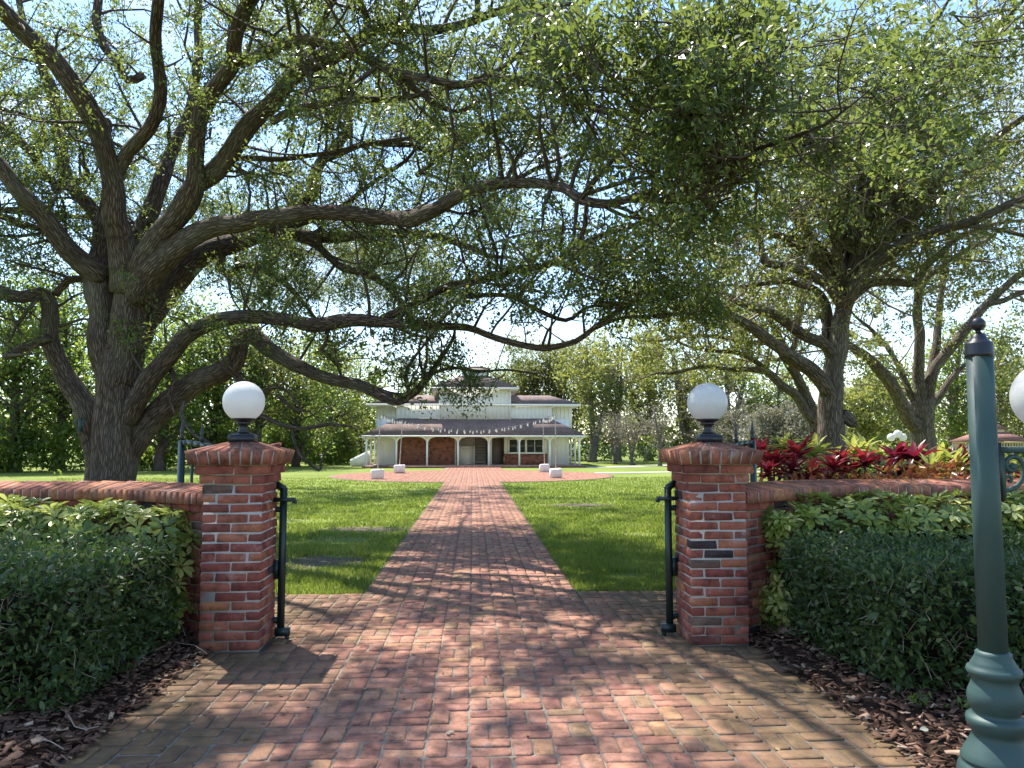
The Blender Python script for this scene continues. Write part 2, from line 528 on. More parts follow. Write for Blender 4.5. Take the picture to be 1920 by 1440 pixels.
def core_mat(name, col):
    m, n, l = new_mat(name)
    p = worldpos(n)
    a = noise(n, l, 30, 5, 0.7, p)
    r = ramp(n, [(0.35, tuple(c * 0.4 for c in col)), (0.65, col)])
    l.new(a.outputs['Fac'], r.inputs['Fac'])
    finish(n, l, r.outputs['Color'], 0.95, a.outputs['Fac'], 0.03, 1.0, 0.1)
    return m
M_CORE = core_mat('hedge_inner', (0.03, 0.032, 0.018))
M_SOIL = core_mat('soil', (0.075, 0.045, 0.032))

def lawn_mat():
    m, n, l = new_mat('lawn')
    p = worldpos(n)
    n1 = noise(n, l, 0.35, 5, 0.6, p)
    n2 = noise(n, l, 55, 4, 0.7, p)
    n3 = noise(n, l, 4, 5, 0.65, p)
    g = ramp(n, [(0.3, (0.13, 0.175, 0.030)), (0.5, (0.18, 0.23, 0.042)), (0.7, (0.235, 0.27, 0.06))])
    l.new(n1.outputs['Fac'], g.inputs['Fac'])
    d = ramp(n, [(0.3, (0.45, 0.5, 0.4)), (0.65, (1.1, 1.1, 1.05))])
    l.new(n2.outputs['Fac'], d.inputs['Fac'])
    c = mixc(n, l, 0.8, g.outputs['Color'], d.outputs['Color'], 'MULTIPLY')
    e = ramp(n, [(0.52, (0, 0, 0)), (0.68, (0.75,) * 3)])
    l.new(n3.outputs['Fac'], e.inputs['Fac'])
    c = mixc(n, l, e.outputs['Color'], c, (0.17, 0.145, 0.075))
    finish(n, l, c, 0.9, n2.outputs['Fac'], 0.03, 0.8, 0.15)
    return m
M_LAWN = lawn_mat()

def dirt_mat():
    m, n, l = new_mat('bare_earth')
    p = worldpos(n)
    n1 = noise(n, l, 20, 6, 0.7, p)
    r = ramp(n, [(0.3, (0.06, 0.05, 0.035)), (0.7, (0.17, 0.14, 0.10))])
    l.new(n1.outputs['Fac'], r.inputs['Fac'])
    finish(n, l, r.outputs['Color'], 0.95, n1.outputs['Fac'], 0.02, 0.8, 0.1)
    return m
M_DIRT = dirt_mat()

def shingle_mat(name, a, b):
    m, n, l = new_mat(name)
    p = worldpos(n)
    br = n.new('ShaderNodeTexBrick')
    br.inputs['Scale'].default_value = 4.0
    br.inputs['Mortar Size'].default_value = 0.02
    br.inputs['Color1'].default_value = (*a, 1)
    br.inputs['Color2'].default_value = (*b, 1)
    br.inputs['Mortar'].default_value = (*tuple(x * 0.45 for x in a), 1)
    mp = n.new('ShaderNodeMapping')
    mp.inputs['Scale'].default_value = (1.0, 0.0, 1.0)
    mp.inputs['Rotation'].default_value = (rad(90), 0, 0)
    cb = n.new('ShaderNodeCombineXYZ')
    sx = n.new('ShaderNodeSeparateXYZ')
    l.new(p, sx.inputs[0])
    ax = n.new('ShaderNodeMath'); ax.operation = 'ADD'
    l.new(sx.outputs['X'], ax.inputs[0]); l.new(sx.outputs['Y'], ax.inputs[1])
    l.new(ax.outputs[0], cb.inputs['X'])
    mz = n.new('ShaderNodeMath'); mz.operation = 'MULTIPLY'
    mz.inputs[1].default_value = 2.2
    l.new(sx.outputs['Z'], mz.inputs[0])
    l.new(mz.outputs[0], cb.inputs['Y'])
    l.new(cb.outputs[0], br.inputs['Vector'])
    n1 = noise(n, l, 1.2, 5, 0.6, p)
    d = ramp(n, [(0.3, (0.7, 0.7, 0.7)), (0.7, (1.2, 1.15, 1.12))])
    l.new(n1.outputs['Fac'], d.inputs['Fac'])
    c = mixc(n, l, 1.0, br.outputs['Color'], d.outputs['Color'], 'MULTIPLY')
    finish(n, l, c, 0.9, br.outputs['Fac'], -0.02, 0.6, 0.2)
    return m
M_SHINGLE = shingle_mat('brown_shingle', (0.21, 0.15, 0.135), (0.29, 0.215, 0.19))
M_SHINGLE2 = shingle_mat('red_shingle', (0.26, 0.13, 0.105), (0.34, 0.185, 0.15))

def facade_brick():
    m, n, l = new_mat('facade_brick')
    p = worldpos(n)
    sx = n.new('ShaderNodeSeparateXYZ')
    l.new(p, sx.inputs[0])
    cb = n.new('ShaderNodeCombineXYZ')
    ax = n.new('ShaderNodeMath'); ax.operation = 'ADD'
    l.new(sx.outputs['X'], ax.inputs[0]); l.new(sx.outputs['Y'], ax.inputs[1])
    l.new(ax.outputs[0], cb.inputs['X']); l.new(sx.outputs['Z'], cb.inputs['Y'])
    br = n.new('ShaderNodeTexBrick')
    br.inputs['Scale'].default_value = 4.6
    br.inputs['Mortar Size'].default_value = 0.018
    br.inputs['Bias'].default_value = -0.1
    br.inputs['Color1'].default_value = (0.34, 0.13, 0.085, 1)
    br.inputs['Color2'].default_value = (0.21, 0.08, 0.06, 1)
    br.inputs['Mortar'].default_value = (0.33, 0.25, 0.21, 1)
    br.inputs['Brick Width'].default_value = 1.0
    br.inputs['Row Height'].default_value = 0.33
    l.new(cb.outputs[0], br.inputs['Vector'])
    n1 = noise(n, l, 3.5, 4, 0.7, cb.outputs[0])
    d = ramp(n, [(0.34, (0.35, 0.33, 0.36)), (0.5, (1, 1, 1)), (0.75, (1.2, 1.15, 1.1))])
    l.new(n1.outputs['Fac'], d.inputs['Fac'])
    c = mixc(n, l, 1.0, br.outputs['Color'], d.outputs['Color'], 'MULTIPLY')
    finish(n, l, c, 0.9, br.outputs['Fac'], -0.01, 0.6, 0.2)
    return m
M_FBRICK = facade_brick()

# ================================================================== SETTING
# ------------------------------------------------------------------ ground sheet
def ground():
    n = 60
    g = np.sinh(np.linspace(-4.6, 4.6, n)) / np.sinh(4.6)
    X, Y = np.meshgrid(g * 900, g * 900 + 30, indexing='ij')
    Z = np.full_like(X, -0.03)
    V = np.stack([X, Y, Z], -1).reshape(-1, 3)
    i, j = np.meshgrid(np.arange(n - 1), np.arange(n - 1), indexing='ij')
    a = (i * n + j).ravel()
    Q = np.stack([a, a + n, a + n + 1, a + 1], 1)
    return tag(obj('lawn', V, Q, M_LAWN), 'mown green lawn on both sides of the walk', 'lawn', kind='structure')
ground()

# ------------------------------------------------------------------ brick paving
CELL = 0.213
GX0 = -1.08 - 4 * CELL
def brick_outline(L, W, c=0.013):
    a, b = L / 2, W / 2
    return np.array([(-a + c, -b), (a - c, -b), (a, -b + c), (a, b - c), (a - c, b), (-a + c, b), (-a, b - c), (-a, -b + c)])

def paver_template(L, W, rng):
    o = brick_outline(L, W) + rng.normal(0, 0.0022, (8, 2))
    inn = o * np.array([(L - 0.016) / L, (W - 0.016) / W])
    V = np.zeros((24, 3))
    V[:8, :2] = o; V[:8, 2] = -0.035
    V[8:16, :2] = o; V[8:16, 2] = -0.0055
    V[16:, :2] = inn; V[16:, 2] = rng.normal(0, 0.0006, 8)
    return V
_j = np.arange(8); _k = (_j + 1) % 8
PAV_Q = np.concatenate([np.stack([_j, _k, 8 + _k, 8 + _j], 1), np.stack([8 + _j, 8 + _k, 16 + _k, 16 + _j], 1)])
PAV_O = np.arange(16, 24)[None]

def in_view(x, y, z=0.0, m=0.0):
    v = CROT.transposed() @ (Vector((x, y, z)) - CAM)
    if v.z > -0.1: return None
    px, py = 960 + FPX * v.x / -v.z, 720 - FPX * v.y / -v.z
    return (px, py) if -m < px < 1920 + m and -m < py < 1440 + m else None

def paver_positions(x0, ncol, y0, nrow, keep=None):
    out = []
    for i in range(ncol):
        for j in range(nrow):
            cx, cy = x0 + (i + 0.5) * CELL, y0 + (j + 0.5) * CELL
            if keep and not keep(cx, cy): continue
            for s in (-1, 1):
                if (i + j) % 2 == 0: out.append((cx, cy + s * CELL / 4, 0.0))
                else: out.append((cx + s * CELL / 4, cy, math.pi / 2))
    return out

def build_paving():
    root = thing('brick_path', 'red brick basketweave walk running from the gate to the round plaza', 'brick path', (0, 0, 0))
    root['kind'] = 'structure'
    rng = np.random.default_rng(11)
    pos = paver_positions(GX0, 19, -1.5, 44) + paver_positions(-1.08, 10, -1.5 + 44 * CELL, 104)
    for p in [(-1.754, 5.98), (1.842, 5.965)]:
        pos = [q for q in pos if max(abs(q[0] - p[0]), abs(q[1] - p[1])) > 0.20]
    vis = [(q[1], k) for k, q in enumerate(pos) if in_view(q[0], q[1])]
    vis.sort()
    single = set(k for _, k in vis[:300])
    temps = [paver_template(0.203, 0.0965, rng) for _ in range(10)]
    meshes = [mesh_data('paver', t, [PAV_Q, PAV_O], M_PAVE) for t in temps]
    SV, SR = [], []
    VV, QQ, OO, RR, n = [], [], [], [], 0
    for k, (x, y, a) in enumerate(pos):
        z = rng.normal(0, 0.0022)
        a += rng.normal(0, 0.010)
        dx, dy = rng.normal(0, 0.0016, 2)
        tilt = rng.normal(0, 0.006, 2)
        ti = int(rng.integers(0, 10))
        if k in single:
            link('brick', meshes[ti], root, (x + dx, y + dy, z), (tilt[0], tilt[1], a))
        else:
            if y > 13.0:
                hx, hy = (0.1015, 0.048) if abs(a) < 0.5 else (0.048, 0.1015)
                SV.append([(x + dx + q[0] * hx, y + dy + q[1] * hy, z + q[2]) for q in ((-1, -1, -.02), (1, -1, -.02), (1, 1, -.02), (-1, 1, -.02), (-.95, -.95, 0), (.95, -.95, 0), (.95, .95, 0), (-.95, .95, 0))])
                SR.append(rng.random())
                continue
            t = temps[ti]
            c, s = math.cos(a), math.sin(a)
            V = np.stack([x + dx + t[:, 0] * c - t[:, 1] * s, y + dy + t[:, 0] * s + t[:, 1] * c, z + t[:, 2] + t[:, 0] * tilt[0] + t[:, 1] * tilt[1]], 1)
            VV.append(V); QQ.append(PAV_Q + n); OO.append(PAV_O + n); n += 24
            RR.append(np.full(24, rng.random()))
    m_ = len(SV)
    SQ = (BOXF[1:][None] + (np.arange(m_) * 8)[:, None, None]).reshape(-1, 4) + n
    VV.append(np.array(SV).reshape(-1, 3)); QQ.append(SQ); RR.append(np.repeat(SR, 8))
    o = obj('far_bricks', np.concatenate(VV), [np.concatenate(QQ), np.concatenate(OO)], M_PAVE_A, root, vattr={'rnd': np.concatenate(RR)})
    o['kind'] = 'stuff'
    b = MB()
    b.box(GX0 - 0.01, GX0 + 19 * CELL + 0.01, -1.52, -1.5 + 44 * CELL + 0.005, -0.05, -0.0085)
    b.build('joint_bed', M_JOINT, root)
    b = MB()
    b.box(-1.09, -1.08 + 10 * CELL + 0.01, -1.5 + 44 * CELL + 0.006, -1.5 + 148 * CELL, -0.05, -0.0089)
    b.build('joint_bed', M_JOINT, root)
build_paving()
WALK_END = -1.5 + 148 * CELL            # about 30.0

def build_plaza():
    root = thing('brick_plaza', 'round red brick plaza on the lawn in front of the white house', 'plaza', (0, 36, 0))
    root['kind'] = 'structure'
    rng = np.random.default_rng(12)
    C, R = (0.0, 36.0), 6.5
    keep = lambda x, y: (math.hypot(x - C[0], y - C[1]) < R - 0.1 and not (y < WALK_END + 0.02 and abs(x) < 1.2)) or (abs(x) < 1.6 and C[1] + 5 < y < 47.35)
    pos = paver_positions(-1.08 - 26 * CELL, 62, WALK_END, 82, keep) + paver_positions(-1.08 - 26 * CELL, 62, WALK_END - 6 * CELL, 6, keep)
    p = np.array(pos)
    N = len(p)
    hx = np.where(p[:, 2] > 1, 0.048, 0.101); hy = np.where(p[:, 2] > 1, 0.101, 0.048)
    z = rng.normal(0.0, 0.002, N)
    cs = np.array([(-1, -1), (1, -1), (1, 1), (-1, 1)])
    V = np.zeros((N, 8, 3))
    for q, (sx, sy) in enumerate(cs):
        for lay, (zz, ins) in enumerate(((-0.02, 0), (0.0, 0.004))):
            V[:, lay * 4 + q, 0] = p[:, 0] + sx * (hx - ins)
            V[:, lay * 4 + q, 1] = p[:, 1] + sy * (hy - ins)
            V[:, lay * 4 + q, 2] = z + zz
    F = (BOXF[1:][None] + (np.arange(N) * 8)[:, None, None]).reshape(-1, 4)
    o = obj('brick_field', V.reshape(-1, 3), F, M_PLAZA, root, vattr={'rnd': np.repeat(rng.random(N), 8)})
    o['kind'] = 'stuff'
    a = np.linspace(0, 2 * np.pi, 96, endpoint=False)
    Vd = np.concatenate([np.stack([C[0] + R * np.cos(a), C[1] + R * np.sin(a), np.full(96, -0.008)], 1), np.stack([C[0] + R * np.cos(a), C[1] + R * np.sin(a), np.full(96, -0.05)], 1)])
    j = np.arange(96); k = (j + 1) % 96
    obj('joint_bed', Vd, [np.stack([96 + j, 96 + k, k, j], 1), j[None]], M_JOINT, root)
    b = MB(); b.box(-1.65, 1.65, 42.1, 47.4, -0.05, -0.0095); b.build('joint_bed', M_JOINT, root)
build_plaza()

def strip(name, label, cat, pts, w, z, mat):
    V, Q = [], []
    pts = [Vector(p) for p in pts]
    for i, p in enumerate(pts):
        d = (pts[min(i + 1, len(pts) - 1)] - pts[max(i - 1, 0)]).normalized()
        s = Vector((-d.y, d.x, 0)) * w / 2
        V += [(p.x - s.x, p.y - s.y, -0.05), (p.x + s.x, p.y + s.y, -0.05), (p.x + s.x, p.y + s.y, z), (p.x - s.x, p.y - s.y, z)]
    for i in range(len(pts) - 1):
        a = i * 4
        Q += [(a + 3, a + 2, a + 6, a + 7), (a, a + 3, a + 7, a + 4), (a + 2, a + 1, a + 5, a + 6)]
    return tag(obj(name, np.array(V), np.array(Q), mat), label, cat, kind='structure')
strip('concrete_path', 'thin pale concrete path crossing the far lawn right of the plaza', 'path', [(6.2, 38.6, 0), (12, 40.2, 0), (20, 41.2, 0), (34, 41.5, 0), (60, 41, 0)], 1.0, -0.015, M_CONC)
strip('house_apron', 'pale concrete strip beside the porch of the house', 'path', [(6.9, 47.6, 0), (9.0, 48.0, 0), (14, 52, 0), (30, 56, 0), (60, 58, 0)], 1.5, -0.012, M_CONC)

# ------------------------------------------------------------------ mulch beds, raised bed
def bed(name, label, poly, z, mat, seed, dome=0.05, shear=0.0):
    """filled polygon with noise relief, as a grid clipped to a box (poly = x0,x1,y0,y1)"""
    x0, x1, y0, y1 = poly
    rng = np.random.default_rng(seed)
    nx, ny = int((x1 - x0) / 0.12), int((y1 - y0) / 0.12)
    gx, gy = np.linspace(x0, x1, nx), np.linspace(y0, y1, ny)
    X, Y = np.meshgrid(gx, gy, indexing='ij')
    e = np.minimum(np.minimum(X - x0, x1 - X), np.minimum(Y - y0, y1 - Y))
    Z = z + dome * (1 - np.exp(-e / 0.25)) + rng.normal(0, 0.006, X.shape)
    Z[e < 1e-6] = -0.04
    X = X + (Y - y0) * shear
    V = np.stack([X, Y, Z], -1).reshape(-1, 3)
    i, j = np.meshgrid(np.arange(nx - 1), np.arange(ny - 1), indexing='ij')
    a = (i * ny + j).ravel()
    return tag(obj(name, V, np.stack([a, a + ny, a + ny + 1, a + 1], 1), mat, smooth=True), label, 'planting bed', kind='structure')
bed('mulch_bed', 'dark mulched bed left of the brick walk in front of the wall', (-7.5, GX0 - 0.01, -1.5, 6.8), -0.012, M_SOIL, 1)
bed('mulch_bed', 'dark mulched bed right of the brick walk in front of the wall', (GX0 + 19 * CELL + 0.01, 7.5, -1.5, 6.7), -0.012, M_SOIL, 2)
bed('raised_bed', 'raised planting bed behind the right brick wall', (3.35, 11, 7.0, 17.0), 0.62, M_SOIL, 3, 0.12, 0.42)

def chips(name, label, region, n, seed, exclude=None):
    x0, x1, y0, y1 = region
    rng = np.random.default_rng(seed)
    X, Y = rng.uniform(x0, x1, n), y0 + (y1 - y0) * rng.random(n)
    L = rng.lognormal(-3.35, 0.42, n).clip(0.012, 0.11)
    W = L * rng.uniform(0.22, 0.6, n)
    a = rng.uniform(0, np.pi, n)
    tilt = rng.normal(0, 0.28, n)
    roll = rng.normal(0, 0.3, n)
    z = 0.042 + rng.random(n) * 0.03
    edge = np.minimum(np.abs(X - GX0), np.abs(X - (GX0 + 19 * CELL)))
    z = np.where(edge < 0.12, 0.012 + rng.random(n) * 0.02, z)
    d = np.stack([np.cos(a) * np.cos(tilt), np.sin(a) * np.cos(tilt), np.sin(tilt)], 1)
    s = np.stack([-np.sin(a) * np.cos(roll), np.cos(a) * np.cos(roll), np.sin(roll)], 1)
    nn = np.cross(d, s)
    c = np.stack([X, Y, z], 1)
    d, s, h = d * L[:, None] / 2, s * W[:, None] / 2, nn * 0.004
    j = lambda: 1 + rng.normal(0, 0.2, (n, 1))
    V = np.stack([c - d * j() - s * j(), c + d * j() - s * j(), c + d * j() + s * j(), c - d * j() + s * j(),
                  c - d * j() - s * j() + h, c + d * j() - s * j() + h, c + d * j() + s * j() + h, c - d * j() + s * j() + h], 1)
    F = (BOXF[1:][None] + (np.arange(n) * 8)[:, None, None]).reshape(-1, 4)
    o = obj(name, V.reshape(-1, 3), F, M_MULCH, vattr={'rnd': np.repeat(rng.random(n) ** 1.3, 8)})
    return tag(o, label, 'mulch', kind='stuff')
chips('bark_mulch', 'reddish brown bark chips spread under the left hedge', (-3.3, GX0 + 0.06, 2.6, 6.65), 6500, 5)
chips('bark_mulch', 'reddish brown bark chips spread under the right hedge', (GX0 + 19 * CELL - 0.06, 4.8, 2.4, 6.6), 9000, 6)

# ------------------------------------------------------------------ brick shapes
def chamfer_box(L, W, H, c, rng=None, j=0.002):
    V, idx = [], {}
    h = np.array([L, W, H]) / 2
    for sx in (-1, 1):
        for sy in (-1, 1):
            for sz in (-1, 1):
                s = np.array([sx, sy, sz])
                jj = rng.normal(0, j, 3) if rng is not None else 0
                for ax in range(3):
                    v = s * (h - c)
                    v[ax] = s[ax] * h[ax]
                    idx[(sx, sy, sz, ax)] = len(V)
                    V.append(v + jj)
    Q, T = [], []
    for ax in range(3):
        o = [a for a in range(3) if a != ax]
        for s in (-1, 1):
            f = []
            for a, b in ((-1, -1), (1, -1), (1, 1), (-1, 1)):
                k = [0, 0, 0]; k[ax] = s; k[o[0]] = a; k[o[1]] = b
                f.append(idx[(*k, ax)])
            Q.append(f if (s > 0) == (ax != 1) else f[::-1])
    for ax in range(3):                  # edges parallel to ax
        o = [a for a in range(3) if a != ax]
        for a in (-1, 1):
            for b in (-1, 1):
                k0 = [0, 0, 0]; k0[o[0]] = a; k0[o[1]] = b
                k1 = list(k0); k0[ax] = -1; k1[ax] = 1
                f = [idx[(*k0, o[0])], idx[(*k1, o[0])], idx[(*k1, o[1])], idx[(*k0, o[1])]]
                Q.append(f)
    for sx in (-1, 1):
        for sy in (-1, 1):
            for sz in (-1, 1):
                T.append([idx[(sx, sy, sz, a)] for a in range(3)])
    return np.array(V), np.array(Q), np.array(T)

def fixed(V, Q, T, mat, name='brick'):
    me = mesh_data(name, V, [Q, T], mat)
    import bmesh
    bm = bmesh.new(); bm.from_mesh(me)
    bmesh.ops.recalc_face_normals(bm, faces=bm.faces)
    bm.to_mesh(me); bm.free()
    return me
BR = np.random.default_rng(21)
BRICKS = {}
def brick_me(L, W, H, mat=None):
    mat = mat or M_BRICK
    key = (round(L, 3), round(W, 3), round(H, 3), mat.name)
    if key not in BRICKS:
        BRICKS[key] = [fixed(*chamfer_box(L, W, H, 0.006, BR, 0.0022), mat) for _ in range(4)]
    return BRICKS[key][int(BR.integers(0, 4))]

# ------------------------------------------------------------------ gate pillars with globe lamps
def pillar(cx, cy, label, seed):
    rng = np.random.default_rng(seed)
    root = thing('gate_pillar', label, 'pillar', (cx, cy, 0), 'brick gate pillars')
    g, hc = 0.0105, 0.0703
    def course(z, S, odd, hh):
        D = 0.098
        z = z + hh / 2
        put = lambda L, W, x, y, a: link('brick', brick_me(L, W, hh - g), root, (cx + x + rng.normal(0, 0.0015), cy + y + rng.normal(0, 0.0015), z + rng.normal(0, 0.0008)), (0, 0, a + rng.normal(0, 0.006)))
        e = S / 2 - D / 2
        for s in (-1, 1):
            if not odd:
                sp = 0.5 + rng.normal(0, 0.02)
                l1, l2 = S * sp, S * (1 - sp)
                put(l1 - g / 2, D, -S / 2 + l1 / 2 - g / 4, s * e, 0)
                put(l2 - g / 2, D, S / 2 - l2 / 2 + g / 4, s * e, 0)
                put(S - 2 * D - 2 * g, D, s * e, 0, math.pi / 2)
            else:
                put(S / 2 - g / 2, D, s * e, -S / 4 - g / 4 + g / 4, math.pi / 2)
                put(S / 2 - g / 2, D, s * e, S / 4, math.pi / 2)
                put(S - 2 * D - 2 * g, D, 0, s * e, 0)
    S = 0.434
    for k in range(17):
        course(k * hc, S, k % 2 == 1, hc)
    course(17 * hc, 0.474, True, 0.07)
    course(17 * hc + 0.07, 0.526, False, 0.075)
    z0 = 17 * hc + 0.145                                  # about 1.34
    # sloping cap of rowlock bricks, eight to a side
    nb, R0, R1, RI = 8, 0.322, 0.300, 0.075
    for q in range(4):
        for i in range(nb):
            gg = 0.014
            u0, u1 = -1 + 2 * i / nb, -1 + 2 * (i + 1) / nb
            a0, a1 = u0 * R0 + gg / 2, u1 * R0 - gg / 2
            b0, b1 = u0 * R1 + gg / 2, u1 * R1 - gg / 2
            c0, c1 = u0 * RI + gg * 0.3, u1 * RI - gg * 0.3
            jz, jr = abs(rng.normal(0, 0.002)), -abs(rng.normal(0, 0.002))
            zt, zi = z0 + 0.098 + jz, z0 + 0.168 + jz
            pts = [(b0, -R1 + jr, z0), (b1, -R1 + jr, z0), (c1, -RI, z0 + 0.06), (c0, -RI, z0 + 0.06),
                   (a0, -R0 + jr, zt), (a1, -R0 + jr, zt), (c1, -RI, zi), (c0, -RI, zi)]
            ca, sa = math.cos(q * math.pi / 2), math.sin(q * math.pi / 2)
            V = np.array([(x * ca - y * sa, x * sa + y * ca, z) for x, y, z in pts])
            link('cap_brick', mesh_data('cap_brick', V, BOXF, M_CAP), root, (cx, cy, 0))
    m = MB()
    m.box(cx - S / 2 + 0.007, cx + S / 2 - 0.007, cy - S / 2 + 0.007, cy + S / 2 - 0.007, -0.03, 17 * hc)
    m.box(cx - 0.228, cx + 0.228, cy - 0.228, cy + 0.228, 17 * hc + 0.001, 17 * hc + 0.07)
    m.box(cx - 0.254, cx + 0.254, cy - 0.254, cy + 0.254, 17 * hc + 0.071, z0)
    r0, r1, r2 = R1 - 0.005, R0 - 0.005, 0.072
    b = [(sx * r0, sy * r0, z0 + 0.002) for sx, sy in ((-1, -1), (1, -1), (1, 1), (-1, 1))]
    t = [(sx * r1, sy * r1, z0 + 0.0945) for sx, sy in ((-1, -1), (1, -1), (1, 1), (-1, 1))]
    p = [(sx * r2, sy * r2, z0 + 0.1645) for sx, sy in ((-1, -1), (1, -1), (1, 1), (-1, 1))]
    for lo, hi in ((b, t), (t, p)):
        m.hexa([(cx + x, cy + y, z) for x, y, z in lo] + [(cx + x, cy + y, z) for x, y, z in hi])
    m.build('mortar', M_MORTAR, root)
    return z0 + 0.163

def sphere_prof(r, z, n=18, a0=-90, a1=90):
    return [(max(r * math.cos(rad(a)), 1e-4), z + r * math.sin(rad(a))) for a in np.linspace(a0, a1, n)]

def globe_lamp(cx, cy, z, label):
    root = thing('globe_lamp', label, 'lamp', (cx, cy, z), 'globe lamps on the gate pillars')
    b = MB()
    b.box(cx - 0.088, cx + 0.088, cy - 0.088, cy + 0.088, z - 0.005, z + 0.048)
    b.hexa([(cx + s * 0.088, cy + t * 0.088, z + 0.049) for s, t in ((-1, -1), (1, -1), (1, 1), (-1, 1))] +
           [(cx + s * 0.045, cy + t * 0.045, z + 0.068) for s, t in ((-1, -1), (1, -1), (1, 1), (-1, 1))])
    b.build('base', M_BLACK, root)
    n = MB()
    n.lathe((cx, cy, z), [(0.001, 0.066), (0.046, 0.067), (0.036, 0.085), (0.031, 0.11), (0.036, 0.128), (0.052, 0.134), (0.054, 0.142), (0.05, 0.148),
                          (0.068, 0.158), (0.086, 0.166), (0.090, 0.172), (0.090, 0.180), (0.001, 0.181)])
    n.build('neck', M_BLACK, root, True)
    s = MB()
    s.lathe((cx, cy, z), sphere_prof(0.156, 0.306, 22, -56, 90), 40)
    s.build('globe', M_GLOBE, root, True)

PL, PR = (-1.754, 5.98), (1.842, 5.965)
zt = pillar(*PL, 'square red brick gate pillar left of the walk, beside the left hedge', 31)
globe_lamp(*PL, zt + 0.004, 'white globe lamp on black base atop the left brick pillar')
zt = pillar(*PR, 'square red brick gate pillar right of the walk, beside the red-leaved plants', 32)
globe_lamp(*PR, zt + 0.004, 'white globe lamp on black base atop the right brick pillar')
tag(obj('brick_chip', *(lambda c: (c[0] + np.array([-1.54, 6.12, 1.478]), [c[1], c[2]]))(chamfer_box(0.075, 0.05, 0.035, 0.008, BR, 0.006)), M_BRICK),
    'loose broken brick piece lying on the cap of the left pillar', 'brick')

